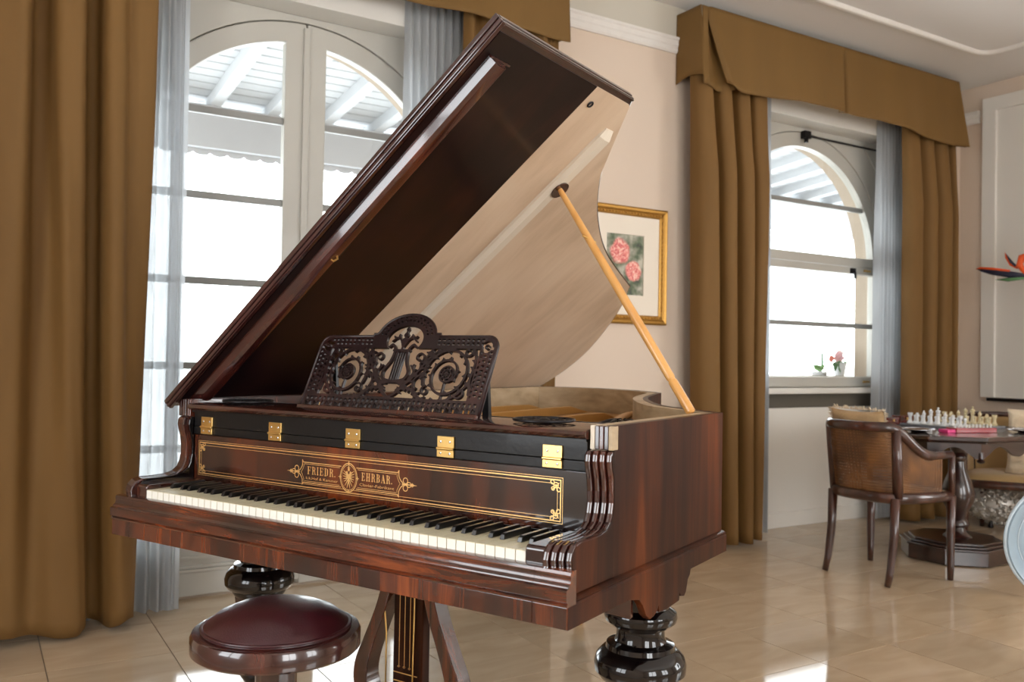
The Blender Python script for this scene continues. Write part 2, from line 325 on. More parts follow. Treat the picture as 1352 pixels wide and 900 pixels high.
class MB:
    """collects shapes, then links them as ONE mesh object"""
    def __init__(s):
        s.v = []; s.f = []; s.m = []; s.uv = {}
    def add(s, vs, fs, mi=0):
        o = len(s.v); s.v += [tuple(p) for p in vs]
        for f in fs: s.f.append(tuple(i + o for i in f)); s.m.append(mi)
        return s
    def box(s, x0, x1, y0, y1, z0, z1, mi=0):
        return s.add([(x0, y0, z0), (x1, y0, z0), (x1, y1, z0), (x0, y1, z0), (x0, y0, z1), (x1, y0, z1), (x1, y1, z1), (x0, y1, z1)],
                     [(0, 3, 2, 1), (4, 5, 6, 7), (0, 1, 5, 4), (1, 2, 6, 5), (2, 3, 7, 6), (3, 0, 4, 7)], mi)
    def prism(s, pts, axis, a, b, mi=0):
        """closed polygon pts extruded from a to b along axis (0 x: pts are (y,z); 1 y: (x,z); 2 z: (x,y))"""
        n = len(pts)
        def P(p, t): return (t, p[0], p[1]) if axis == 0 else ((p[0], t, p[1]) if axis == 1 else (p[0], p[1], t))
        vs = [P(p, a) for p in pts] + [P(p, b) for p in pts]
        fs = [tuple(range(n)), tuple(range(2 * n - 1, n - 1, -1))] + [(i, i + n, (i + 1) % n + n, (i + 1) % n) for i in range(n)]
        return s.add(vs, fs, mi)
    def ring(s, outer, inner, axis, a, b, closed=True, mi=0):
        """band between two loops of equal point count, extruded a..b"""
        n = len(outer)
        def P(p, t): return (t, p[0], p[1]) if axis == 0 else ((p[0], t, p[1]) if axis == 1 else (p[0], p[1], t))
        vs = [P(p, a) for p in outer] + [P(p, a) for p in inner] + [P(p, b) for p in outer] + [P(p, b) for p in inner]
        fs = []
        k = n if closed else n - 1
        for i in range(k):
            j = (i + 1) % n
            fs += [(i, j, n + j, n + i), (2 * n + i, 3 * n + i, 3 * n + j, 2 * n + j), (i, 2 * n + i, 2 * n + j, j), (n + i, n + j, 3 * n + j, 3 * n + i)]
        if not closed:
            fs += [(0, n, 3 * n, 2 * n), (n - 1, 3 * n - 1, 4 * n - 1, 2 * n - 1)]
        return s.add(vs, fs, mi)
    def lathe(s, prof, c=(0, 0, 0), seg=32, mi=0, sides=None):
        """prof: (r, z) from bottom to top"""
        n = sides or seg; vs = []; fs = []
        for r, z in prof:
            for k in range(n):
                a = 2 * PI * (k + 0.5) / n
                vs.append((c[0] + r * math.cos(a), c[1] + r * math.sin(a), c[2] + z))
        for i in range(len(prof) - 1):
            for k in range(n):
                fs.append((i * n + k, i * n + (k + 1) % n, (i + 1) * n + (k + 1) % n, (i + 1) * n + k))
        fs.append(tuple(range(n - 1, -1, -1))); fs.append(tuple((len(prof) - 1) * n + k for k in range(n)))
        return s.add(vs, fs, mi)
    def tube(s, path, r, seg=8, mi=0, flat=None, closed=False):
        """round bar along a path; r a number or list; flat=(a,b) elliptical scale"""
        P = [Vector(p) for p in path]; n = len(P)
        R = [r] * n if isinstance(r, (int, float)) else list(r)
        vs = []; fs = []
        up = None
        for i in range(n):
            if closed: t = (P[(i + 1) % n] - P[i - 1])
            else: t = (P[min(i + 1, n - 1)] - P[max(i - 1, 0)])
            t.normalize()
            if up is None:
                up = Vector((0, 0, 1)) if abs(t.z) < 0.9 else Vector((0, 1, 0))
            a = up.cross(t).normalized(); b_ = t.cross(a).normalized(); up = b_
            for k in range(seg):
                th = 2 * PI * k / seg
                fa, fb = flat or (1, 1)
                vs.append(tuple(P[i] + a * (math.cos(th) * R[i] * fa) + b_ * (math.sin(th) * R[i] * fb)))
        m = n if closed else n - 1
        for i in range(m):
            j = (i + 1) % n
            for k in range(seg):
                fs.append((i * seg + k, i * seg + (k + 1) % seg, j * seg + (k + 1) % seg, j * seg + k))
        if not closed:
            fs.append(tuple(range(seg - 1, -1, -1))); fs.append(tuple((n - 1) * seg + k for k in range(seg)))
        return s.add(vs, fs, mi)
    def sweep(s, prof, path, closed=False, mi=0, cap=True):
        """profile (offset outward, z) carried along a horizontal path [(x,y)] with mitred corners; outward = right of travel"""
        n = len(path); m = len(prof); vs = []; fs = []
        P = [Vector((p[0], p[1])) for p in path]
        for i in range(n):
            d0 = (P[i] - P[i - 1]) if (i > 0 or closed) else (P[1] - P[0])
            d1 = (P[(i + 1) % n] - P[i]) if (i < n - 1 or closed) else d0
            if d0.length == 0: d0 = d1
            d0 = d0.normalized(); d1 = d1.normalized()
            n0 = Vector((d0.y, -d0.x)); n1 = Vector((d1.y, -d1.x))
            b = (n0 + n1)
            b = b / max(0.35, b.length_squared / 2) if b.length > 1e-6 else n0
            for o, z in prof: vs.append((P[i].x + b.x * o, P[i].y + b.y * o, z))
        k = n if closed else n - 1
        for i in range(k):
            j = (i + 1) % n
            for q in range(m):
                r = (q + 1) % m
                fs.append((i * m + q, j * m + q, j * m + r, i * m + r))
        if cap and not closed:
            fs.append(tuple(range(m))); fs.append(tuple((n - 1) * m + q for q in range(m - 1, -1, -1)))
        return s.add(vs, fs, mi)
    def grid(s, fn, nu, nv, mi=0):
        """fn(u,v) over 0..1"""
        vs = [fn(i / nu, j / nv) for j in range(nv + 1) for i in range(nu + 1)]
        fs = [(j * (nu + 1) + i, j * (nu + 1) + i + 1, (j + 1) * (nu + 1) + i + 1, (j + 1) * (nu + 1) + i) for j in range(nv) for i in range(nu)]
        return s.add(vs, fs, mi)
    def mesh(s, name, mats, smooth=False):
        me = bpy.data.meshes.new(name)
        me.from_pydata(s.v, [], s.f)
        if isinstance(mats, str): mats = [mats]
        for q in mats: me.materials.append(MATS[q])
        if len(mats) > 1: me.polygons.foreach_set('material_index', s.m)
        bm = bmesh.new(); bm.from_mesh(me)
        bmesh.ops.recalc_face_normals(bm, faces=bm.faces)
        bm.to_mesh(me); bm.free()
        if smooth is not False:
            me.polygons.foreach_set('use_smooth', [True] * len(me.polygons))
            if smooth is not True:
                me.set_sharp_from_angle(angle=math.radians(smooth))
        me.update()
        return me
    def build(s, name, mats, parent=None, smooth=False, bevel=0.0, bseg=2, solid=0.0, loc=None, rot=None):
        o = bpy.data.objects.new(name, s.mesh(name, mats, smooth))
        COL.objects.link(o)
        if parent is not None: o.parent = parent
        if loc is not None: o.location = loc
        if rot is not None: o.rotation_euler = rot
        if solid:
            md = o.modifiers.new('thickness', 'SOLIDIFY'); md.thickness = solid; md.offset = 0
        if bevel:
            md = o.modifiers.new('edge', 'BEVEL'); md.width = bevel; md.segments = bseg; md.limit_method = 'ANGLE'; md.angle_limit = math.radians(38)
        return o

def tag(o, label=None, cat=None, group=None, kind=None):
    if label: o['label'] = label
    if cat: o['category'] = cat
    if group: o['group'] = group
    if kind: o['kind'] = kind
    return o
def empty(name, loc=(0, 0, 0), rz=0.0, parent=None):
    o = bpy.data.objects.new(name, None); COL.objects.link(o)
    o.location = loc; o.rotation_euler = (0, 0, rz)
    if parent is not None: o.parent = parent
    o.empty_display_size = 0.1
    return o
def share(o, name=None, parent=None, loc=None, rot=None, scale=None):
    c = o.copy(); COL.objects.link(c)
    if name: c.name = name
    if parent is not None: c.parent = parent
    if loc is not None: c.location = loc
    if rot is not None: c.rotation_euler = rot
    if scale is not None: c.scale = scale
    return c
def catmull(pts, n=8):
    P = [Vector(p) for p in pts]; out = []
    for i in range(len(P) - 1):
        p0 = P[max(i - 1, 0)]; p1 = P[i]; p2 = P[i + 1]; p3 = P[min(i + 2, len(P) - 1)]
        for k in range(n):
            t = k / n
            out.append(0.5 * ((2 * p1) + (p2 - p0) * t + (2 * p0 - 5 * p1 + 4 * p2 - p3) * t * t + (3 * p1 - p0 - 3 * p2 + p3) * t ** 3))
    out.append(P[-1]); return [tuple(q) for q in out]
def arc(cx, cy, r, a0, a1, n, ry=None):
    return [(cx + r * math.cos(math.radians(a0 + (a1 - a0) * i / n)), cy + (ry or r) * math.sin(math.radians(a0 + (a1 - a0) * i / n))) for i in range(n + 1)]

# ---- fretwork: a signed field over (x, y) cut by marching squares and given thickness
class Field:
    def __init__(s, x0, x1, y0, y1, h):
        s.h = h; s.x0, s.y0 = x0, y0
        s.nx = int(round((x1 - x0) / h)); s.ny = int(round((y1 - y0) / h))
        X, Y = np.meshgrid(x0 + h * np.arange(s.nx + 1), y0 + h * np.arange(s.ny + 1))
        s.X, s.Y = X, Y; s.d = np.full(X.shape, 1e3)
    def stroke(s, pts, w, w2=None):
        """polyline of half-width w (tapering to w2)"""
        w2 = w if w2 is None else w2; n = len(pts) - 1
        for i in range(n):
            (ax, ay), (bx, by) = pts[i], pts[i + 1]
            ex, ey = bx - ax, by - ay; L = ex * ex + ey * ey
            if L < 1e-14: continue
            t = np.clip(((s.X - ax) * ex + (s.Y - ay) * ey) / L, 0, 1)
            ww = w + (w2 - w) * (i + t) / n
            s.d = np.minimum(s.d, np.hypot(s.X - ax - t * ex, s.Y - ay - t * ey) - ww)
        return s
    def disc(s, x, y, r): s.d = np.minimum(s.d, np.hypot(s.X - x, s.Y - y) - r); return s
    def hoop(s, x, y, r, w, ry=None):
        k = 1 if ry is None else r / ry
        s.d = np.minimum(s.d, np.abs(np.hypot(s.X - x, (s.Y - y) * k) - r) - w); return s
    def cut(s, d): s.d = np.maximum(s.d, -d); return s
    def rect(s, x0, x1, y0, y1): return np.maximum(np.maximum(x0 - s.X, s.X - x1), np.maximum(y0 - s.Y, s.Y - y1))
    def mesh_into(s, mb, thick, place, back=True):
        """place(x, y, n) -> xyz, n from 0 (front) to thick"""
        d = s.d; h = s.h; ids = {}; vs = []
        def vert(key, x, y):
            if key not in ids: ids[key] = len(vs); vs.append((x, y))
            return ids[key]
        inside = d < 0
        polys = []; edges = []
        cnt = inside[:-1, :-1].astype(int) + inside[1:, :-1] + inside[:-1, 1:] + inside[1:, 1:]
        for j, i in zip(*np.nonzero(cnt)):
            cs = [(i, j), (i + 1, j), (i + 1, j + 1), (i, j + 1)]
            poly = []; cross = []
            for k in range(4):
                a, b = cs[k], cs[(k + 1) % 4]
                da, db = d[a[1], a[0]], d[b[1], b[0]]
                if da < 0: poly.append(vert((a, a), s.x0 + a[0] * h, s.y0 + a[1] * h))
                if (da < 0) != (db < 0):
                    t = da / (da - db)
                    kk = (min(a, b), max(a, b))
                    q = vert(kk, s.x0 + h * (a[0] + t * (b[0] - a[0])), s.y0 + h * (a[1] + t * (b[1] - a[1])))
                    poly.append(q); cross.append((q, da < 0))
            if len(poly) >= 3: polys.append(poly)
            if len(cross) == 2:
                p_, q_ = (cross[0][0], cross[1][0]) if cross[0][1] else (cross[1][0], cross[0][0])
                edges.append((p_, q_))
        n = len(vs)
        V = [place(x, y, 0) for x, y in vs]
        Fc = [tuple(p) for p in polys]
        if thick > 0:
            V += [place(x, y, thick) for x, y in vs]
            if back: Fc += [tuple(q + n for q in reversed(p)) for p in polys]
            Fc += [(a, b, b + n, a + n) for a, b in edges]
        mb.add(V, Fc)
        return mb
def spiral(cx, cy, r0, r1, a0, a1, n=26):
    return [(cx + (r0 + (r1 - r0) * i / n) * math.cos(math.radians(a0 + (a1 - a0) * i / n)), cy + (r0 + (r1 - r0) * i / n) * math.sin(math.radians(a0 + (a1 - a0) * i / n))) for i in range(n + 1)]

# ------------------------------------------------------------------ the room shell
def structure(o): o['kind'] = 'structure'; return o

# floor: grout bed with stone tiles laid on it
TP = 0.4065; TX0, TY0 = 0.243, 2.172
bed = structure(MB().box(ROOM_X0, ROOM_X1, ROOM_Y0, 4.10, -0.06, -0.004).build('floor', 'grout'))
def tile_mesh(w, d):
    g = 0.0015; c = 0.0003; t = 0.004
    mb = MB(); x0, x1, y0, y1 = g, w - g, g, d - g
    mb.add([(x0, y0, -t), (x1, y0, -t), (x1, y1, -t), (x0, y1, -t), (x0 + c, y0 + c, 0), (x1 - c, y0 + c, 0), (x1 - c, y1 - c, 0), (x0 + c, y1 - c, 0)],
           [(4, 5, 6, 7), (0, 1, 5, 4), (1, 2, 6, 5), (2, 3, 7, 6), (3, 0, 4, 7)])
    return mb
spots = []
i0 = math.floor((ROOM_X0 - TX0) / TP); i1 = math.ceil((ROOM_X1 - TX0) / TP)
j0 = math.floor((ROOM_Y0 - TY0) / TP); j1 = math.ceil((4.10 - TY0) / TP)
for i in range(i0, i1):
    for j in range(j0, j1):
        x = max(TX0 + i * TP, ROOM_X0); xe = min(TX0 + (i + 1) * TP, ROOM_X1)
        y = max(TY0 + j * TP, ROOM_Y0); ye = min(TY0 + (j + 1) * TP, 4.10)
        if xe - x < 0.01 or ye - y < 0.01: continue
        cx, cy = (x + xe) / 2, (y + ye) / 2
        spots.append((abs(cy - 2.8) * 1.2 + max(0, -0.3 - cx) * 2 + abs(cx - 3.0) * 0.15, x, y, xe - x, ye - y))
spots.sort()
tmesh = {}
rest = MB()
for k, (_, x, y, w, d) in enumerate(spots):
    if k < 240:
        key = (round(w, 3), round(d, 3))
        if key not in tmesh: tmesh[key] = tile_mesh(w, d).mesh('tile', 'travertine_tile')
        o = bpy.data.objects.new('tile', tmesh[key]); COL.objects.link(o); o.parent = bed; o.location = (x, y, 0)
    else:
        t = tile_mesh(w, d); rest.add([(a + x, b + y, c) for a, b, c in t.v], t.f)
o = rest.build('tile_field', 'travertine_tile', bed); o['kind'] = 'stuff'

# walls
DC, WC = 1.335, 4.85                     # centres of the arched door and the arched window
OPL = (DC - 0.935, DC + 0.935); OPR = (WC - 0.935, WC + 0.935); SOF = 2.72
WY2 = 4.27
mb = MB()
mb.box(ROOM_X0 - .2, OPL[0], WALL_Y, WY2, 0, CEIL).box(OPL[1], OPR[0], WALL_Y, WY2, 0, CEIL).box(OPR[1], ROOM_X1 + .2, WALL_Y, WY2, 0, CEIL)
mb.box(OPL[0], OPL[1], WALL_Y, WY2, SOF, CEIL).box(OPR[0], OPR[1], WALL_Y, WY2, SOF, CEIL)
wall_n = structure(mb.build('wall_north', 'wall_peach'))
mb = MB().box(OPL[0] - .0, OPL[1], WALL_Y - .001, 4.10, SOF - .012, SOF).box(OPR[0], OPR[1], WALL_Y - .001, 4.10, SOF - .012, SOF)
for a, b in ((OPL[0], OPL[0] + .012), (OPL[1] - .012, OPL[1]), (OPR[0], OPR[0] + .012), (OPR[1] - .012, OPR[1])):
    mb.box(a, b, WALL_Y - .001, 4.10, 0, SOF - .012)
mb.box(OPL[0] - .0, OPL[1], WALL_Y - .006, WALL_Y - .0015, SOF - .012, 2.915).box(OPR[0], OPR[1], WALL_Y - .006, WALL_Y - .0015, SOF - .012, 2.915)
structure(mb.build('trim_1', 'white_paint'))
structure(MB().box(ROOM_X0, ROOM_X1, WALL_Y - .004, WALL_Y - .0005, 3.013, CEIL).build('trim_2', 'frieze_paint'))
mb = MB()
ys = [ROOM_Y0 - .2] + [q for r in ADDED_SIDE_WIN for q in r] + [4.3]
mb.box(ROOM_X1, ROOM_X1 + .2, ys[0], ys[1], 0, CEIL).box(ROOM_X1, ROOM_X1 + .2, ys[2], WALL_Y, 0, CEIL)
mb.box(ROOM_X1, ROOM_X1 + .2, ys[1], ys[2], 0, .6).box(ROOM_X1, ROOM_X1 + .2, ys[1], ys[2], 2.7, CEIL)
structure(mb.build('wall_east', 'wall_peach'))
wy = WEST_WIN[0]
mb = MB().box(ROOM_X0 - .2, ROOM_X0, ROOM_Y0 - .2, wy[0], 0, CEIL).box(ROOM_X0 - .2, ROOM_X0, wy[1], WALL_Y, 0, CEIL)
mb.box(ROOM_X0 - .2, ROOM_X0, wy[0], wy[1], 0, .6).box(ROOM_X0 - .2, ROOM_X0, wy[0], wy[1], 2.7, CEIL)
structure(mb.build('wall_west', 'wall_peach'))
mb = MB(); xs = [ROOM_X0] + [q for r in ADDED_BACK_WIN for q in r] + [ROOM_X1]
for k in range(0, len(xs), 2): mb.box(xs[k], xs[k + 1], ROOM_Y0 - .2, ROOM_Y0, 0, CEIL)
for a, b in ADDED_BACK_WIN: mb.box(a, b, ROOM_Y0 - .2, ROOM_Y0, 0, .6).box(a, b, ROOM_Y0 - .2, ROOM_Y0, 2.7, CEIL)
structure(mb.build('wall_south', 'wall_peach'))
structure(MB().box(ROOM_X0 - .2, ROOM_X1 + .2, ROOM_Y0 - .2, WY2, CEIL, CEIL + .15).build('ceiling', 'ceiling_paint'))

# picture rail / cornice and the ceiling moulding
prof = [(0.001, 2.920), (0.012, 2.920), (0.020, 2.932), (0.020, 2.955), (0.026, 2.965), (0.026, 2.990), (0.034, 2.998), (0.034, 3.010), (0.001, 3.014)]
mb = MB()
mb.sweep(prof, [(ROOM_X0, WALL_Y), (ROOM_X1, WALL_Y), (ROOM_X1, 3.79)])
structure(mb.build('trim_3', 'cornice_plaster'))
pr = [(-0.028, CEIL - .001), (-0.022, CEIL - .014), (-0.008, CEIL - .020), (0.008, CEIL - .014), (0.014, CEIL - .022), (0.026, CEIL - .012), (0.030, CEIL - .001)]
path = [(-0.9, 3.39), (5.66, 3.39)] + [(5.66 + .0 + .13 * math.sin(math.radians(a)), 3.26 + .13 * math.cos(math.radians(a))) for a in range(10, 91, 10)] + [(5.79, -2.5), (-0.9, -2.5)]
mb = MB().sweep(pr, path, closed=True)
structure(mb.build('trim_4', 'cornice_plaster', smooth=40))
# baseboards
bp = [(0, 0), (0.016, 0), (0.016, 0.085), (0.010, 0.10), (0, 0.10)]
structure(MB().sweep(bp, [(OPL[1], WALL_Y), (OPR[0], WALL_Y)]).sweep(bp, [(OPR[1], WALL_Y), (ROOM_X1, WALL_Y), (ROOM_X1, ROOM_Y0)]).sweep(bp, [(ROOM_X0, ROOM_Y0), (ROOM_X0, WALL_Y), (OPL[0], WALL_Y)]).build('baseboard_north', 'white_paint'))

# out-of-view windows; the rear and right ones are added to light the room
def plain_window(name, cx, cy, w, rz):
    r = structure(empty(name, (cx, cy, 0), rz)); hw = w / 2
    MB().ring([(-hw, .6), (hw, .6), (hw, 2.7), (-hw, 2.7)], [(-hw + .06, .66), (hw - .06, .66), (hw - .06, 2.64), (-hw + .06, 2.64)], 1, .04, .12).build('window_frame', 'window_paint', r)
    MB().box(-.04, .04, .05, .11, .66, 2.64).build('mullion', 'window_paint', r)
    for z in (1.16, 1.66, 2.16): MB().box(-hw + .06, hw - .06, .06, .10, z - .012, z + .012).build('glazing_bar', 'window_paint', r)
    MB().box(-hw - .05, hw + .05, -.10, .04, .56, .60).build('window_sill', 'white_paint', r)
for k, (a, b) in enumerate(ADDED_BACK_WIN): plain_window('window_%d' % (k + 2), (a + b) / 2, ROOM_Y0, b - a, PI)
for k, (a, b) in enumerate(WEST_WIN): plain_window('window_%d' % (k + 5), ROOM_X0, (a + b) / 2, b - a, PI / 2)
for k, (a, b) in enumerate(ADDED_SIDE_WIN): plain_window('window_%d' % (k + 4), ROOM_X1, (a + b) / 2, b - a, -PI / 2)

# ---- arched French door and arched window
def arch_casing(mb, cx, hw, z0, ztop, r, zc, y0, y1):
    ca = math.degrees(math.atan2(ztop - zc, hw))
    angs = sorted(set([0, 180, ca, 180 - ca] + [180 * i / 40 for i in range(41)]))
    outer = [(cx + hw, z0)]; inner = [(cx + r, z0)]
    for a in angs:
        c, s_ = math.cos(math.radians(a)), math.sin(math.radians(a))
        k = min(hw / abs(c) if abs(c) > 1e-6 else 1e9, (ztop - zc) / s_ if s_ > 1e-6 else 1e9)
        outer.append((cx + k * c, zc + k * s_)); inner.append((cx + r * c, zc + r * s_))
    outer.append((cx - hw, z0)); inner.append((cx - r, z0))
    mb.ring(outer, inner, 1, y0, y1, closed=False)
    return mb
ZC, RG, RL = 1.825, 0.755, 0.850
def spandrels(cx, hw, ztop, y, parent):
    for sgn in (-1, 1):
        tri = [(cx + sgn * (hw - .035), ztop - .04), (cx + sgn * (hw - .30), ztop - .04), (cx + sgn * (hw - .035), ztop - .33)]
        mid = (cx + sgn * (hw - .17), ztop - .17)
        arcp = [(tri[1][0] * (1 - t) ** 2 + 2 * t * (1 - t) * mid[0] + tri[2][0] * t * t, tri[1][1] * (1 - t) ** 2 + 2 * t * (1 - t) * mid[1] + tri[2][1] * t * t) for t in [i / 8 for i in range(9)]]
        loop = [tri[0]] + arcp
        mb = MB().tube([(p[0], y, p[1]) for p in loop], 0.009, 6, closed=True)
        mb.build('spandrel_moulding', 'window_paint', parent, smooth=True)

door = structure(empty('door_1', (0, 0, 0)))
mb = MB(); arch_casing(mb, DC, .935 - .012, 0, SOF - .012, RL + .004, ZC, 4.100, 4.165)
mb.build('door_frame', 'window_paint', door, bevel=.003)
spandrels(DC, .923, SOF - .012, 4.100, door)
def bars(leaf, x0f, x1f, zs, y0=4.118, y1=4.146):
    for z in zs:
        if z > ZC:
            k = math.sqrt(max(0, RG * RG - (z - ZC) ** 2))
            a, b = x0f(k), x1f(k)
        else: a, b = x0f(RG), x1f(RG)
        MB().box(a, b, y0, y1, z - .0165, z + .0165).build('glazing_bar', 'bar_grey', leaf, bevel=.004)
for sgn in (-1, 1):
    X = lambda t: DC + sgn * t
    am = math.degrees(math.acos(.10 / RG)); ao = math.degrees(math.acos(.003 / RL))
    outer = [(X(.003), .012), (X(RL), .012)] + [(X(p), q) for p, q in arc(0, ZC, RL, 0, ao, 24)]
    inner = [(X(.10), .34), (X(RG), .34)] + [(X(p), q) for p, q in arc(0, ZC, RG, 0, am, 24)]
    leaf = MB().ring(outer, inner, 1, 4.105, 4.160).build('door_leaf', 'window_paint', door, bevel=.006)
    gl = MB().prism([(X(.10), .34), (X(RG), .34)] + [(X(p), q) for p, q in arc(0, ZC, RG, 0, am, 24)], 1, 4.130, 4.134)
    gl.build('pane', 'window_glass', leaf)
    f0 = (lambda k: DC + .098) if sgn > 0 else (lambda k: DC - k)
    f1 = (lambda k: DC + k) if sgn > 0 else (lambda k: DC - .098)
    bars(leaf, f0, f1, (2.196, 1.808, 1.420, 1.035, .665))
    a, b = sorted((X(.012), X(RL - .01)))
    MB().box(a, b, 4.088, 4.106, .012, .115).box(a, b, 4.082, 4.106, .115, .130).box(a, b, 4.094, 4.106, .130, .145).build('kick_rail', 'window_paint', leaf, bevel=.003)
    a, b = sorted((X(.11), X(RG - .01)))
    MB().ring([(a, .17), (b, .17), (b, .31), (a, .31)], [(a + .015, .185), (b - .015, .185), (b - .015, .295), (a + .015, .295)], 1, 4.095, 4.106).build('panel_moulding', 'window_paint', leaf, bevel=.003)
MB().box(DC - .016, DC + .016, 4.092, 4.106, .03, ZC + RL - .02).build('astragal', 'window_paint', door, bevel=.004)
MB().box(OPL[0], OPL[1], 4.10, WY2 + .03, -.06, .011).build('threshold', 'stone_cream', door, bevel=.003)
MB().tube([(DC - .05, 4.10, 1.02), (DC - .05, 4.05, 1.02), (DC - .16, 4.05, 1.02)], .009, 8).box(DC - .07, DC - .03, 4.09, 4.105, .93, 1.11).build('door_handle', 'brass', door, smooth=40)

win = structure(empty('window_1', (0, 0, 0)))
mb = MB(); arch_casing(mb, WC, .923, .93, SOF - .012, RL + .004, ZC, 4.100, 4.165)
mb.build('window_frame', 'window_paint', win, bevel=.003)
spandrels(WC, .923, SOF - .012, 4.100, win)
N_ = 40
outer = [(WC - RL, ZC - .035), (WC + RL, ZC - .035)] + [(WC + p, q) for p, q in arc(0, ZC, RL, 0, 180, N_)]
inner = [(WC - RG, ZC + .03), (WC + RG, ZC + .03)] + [(WC + p, q) for p, q in arc(0, ZC, RG, 2.3, 177.7, N_)]
up = MB().ring(outer, inner, 1, 4.105, 4.160).build('upper_sash', 'window_paint', win, bevel=.006)
MB().prism([(WC + p, q) for p, q in arc(0, ZC, RG, 2.3, 177.7, N_)], 1, 4.130, 4.134).build('pane', 'window_glass', up)
bars(up, lambda k: WC - k, lambda k: WC + k, (2.205,))
lo = MB().ring([(WC - RL, .93), (WC + RL, .93), (WC + RL, 1.785), (WC - RL, 1.785)], [(WC - RG, 1.0), (WC + RG, 1.0), (WC + RG, 1.735), (WC - RG, 1.735)], 1, 4.085, 4.150).build('lower_sash', 'window_paint', win, bevel=.006)
MB().box(WC - RG, WC + RG, 4.115, 4.119, 1.0, 1.735).build('pane', 'window_glass', lo)
bars(lo, lambda k: WC - RG, lambda k: WC + RG, (1.365,), 4.10, 4.128)
MB().box(WC - .93, WC + .93, 4.02, 4.12, .885, .925).build('window_sill', 'white_paint', win, bevel=.008)
MB().box(WC - .92, WC + .92, 4.085, 4.12, .79, .885).build('sill_gap', 'dark_gap', win)
MB().box(WC - .923, WC + .923, 4.06, 4.10, .0, .79).build('apron_panel', 'white_paint', win, bevel=.004)
MB().box(WC - .923, WC + .923, 4.045, 4.06, .0, .10).build('apron_base', 'white_paint', win, bevel=.003)
for x, z in ((WC + .66, .965), (WC + .66, 1.765)):
    MB().box(x - .035, x + .035, 4.074, 4.086, z - .007, z + .007).build('sash_pull', 'brass', win, bevel=.003)
MB().tube([(WC + .50, 4.075, 1.755), (WC + .50, 4.06, 1.742), (WC + .50, 4.06, 1.700)], .010, 8).box(WC + .475, WC + .525, 4.072, 4.084, 1.735, 1.775).build('sash_catch', 'iron_dark', win)
mb = MB().tube([(WC + .02, 4.085, 2.655), (WC + .90, 4.085, 2.655)], .007, 8).box(WC - .04, WC + .02, 4.06, 4.10, 2.63, 2.68).box(WC - .03, WC - .008, 4.06, 4.08, 2.60, 2.64)
mb.build('blind_rod', 'iron_dark', win)
# stone skin of the house outside, arched the same way
mb = MB(); arch_casing(mb, DC, .96, 0, SOF + .1, .80, ZC, 4.168, WY2 + .02); arch_casing(mb, WC, .96, .93, SOF + .1, .80, ZC, 4.168, WY2 + .02)
mb.box(WC - .96, WC + .96, 4.168, WY2 + .02, 0, .93)
structure(mb.build('wall_exterior', 'stone_cream'))
MB().box(WC - .9, WC + .9, WY2 - .1, WY2 + .30, .955, 1.0).build('outer_sill', 'stone_cream', win, bevel=.008)

# veranda: deck, boarded ceiling, rafters, beam, post
structure(MB().box(-4, 12, WY2 + .02, 7.0, -.10, -.03).build('floor_veranda', 'deck_stone'))
BY = 6.5
zc = lambda y: 2.864 + .085 * (BY - y) + .105
mb = MB()
mb.add([(-4, WY2 + .02, zc(WY2)), (12, WY2 + .02, zc(WY2)), (12, 7.1, zc(7.1)), (-4, 7.1, zc(7.1)), (-4, WY2 + .02, zc(WY2) + .05), (12, WY2 + .02, zc(WY2) + .05), (12, 7.1, zc(7.1) + .05), (-4, 7.1, zc(7.1) + .05)],
       [(0, 1, 2, 3), (7, 6, 5, 4), (0, 4, 5, 1), (1, 5, 6, 2), (2, 6, 7, 3), (3, 7, 4, 0)])
vc = structure(mb.build('ceiling_veranda', 'veranda_white'))
bw = (7.05 - WY2) / 22
bd = None
for k in range(22):
    y = WY2 + .03 + k * bw
    if bd is None:
        mbb = MB().box(-4, 12, 0, bw - .012, -.018, 0); bd = mbb.build('ceiling_board', 'veranda_white', vc)
        bd.location = (0, y, zc(y)); bd.rotation_euler = (math.atan(-.085), 0, 0)
    else: share(bd, 'ceiling_board', vc, (0, y, zc(y)))
rf = None
for k in range(-6, 24):
    x = 1.455 + .42 * k
    if rf is None:
        y0, y1 = WY2 + .03, 6.95
        mbb = MB().add([(-.04, y0, zc(y0) - .10), (.04, y0, zc(y0) - .10), (.04, y1, zc(y1) - .10), (-.04, y1, zc(y1) - .10), (-.04, y0, zc(y0) - .017), (.04, y0, zc(y0) - .017), (.04, y1, zc(y1) - .017), (-.04, y1, zc(y1) - .017)],
                       [(0, 3, 2, 1), (4, 5, 6, 7), (0, 1, 5, 4), (1, 2, 6, 5), (2, 3, 7, 6), (3, 0, 4, 7)])
        rf = mbb.build('rafter', 'veranda_white', vc, loc=(x, 0, 0))
    else: share(rf, 'rafter', vc, (x, 0, 0))
beam = structure(MB().box(-4, 12, BY, BY + .16, 2.56, 2.866).build('trim_5', 'veranda_beam'))
pts = [(-4, 2.562), (12, 2.562)]
sc_ = []
x = 12
while x > -4: 
    sc_ += [(x - .06 + .06 * math.cos(a), 2.535 - .022 * math.sin(a)) for a in (0.0, .8, 1.57, 2.34)]; x -= .12
MB().prism(pts + sc_ + [(-4, 2.535)], 1, BY + .06, BY + .08).build('scalloped_fascia', 'veranda_beam', beam)
for x in (-1.1, 2.85, 6.2, 9.9):
    structure(MB().box(x - .07, x + .07, BY + .01, BY + .15, -.03, 2.56).box(x - .11, x + .11, BY - .02, BY + .18, 2.42, 2.56).build('trim_6', 'veranda_white', bevel=.006))

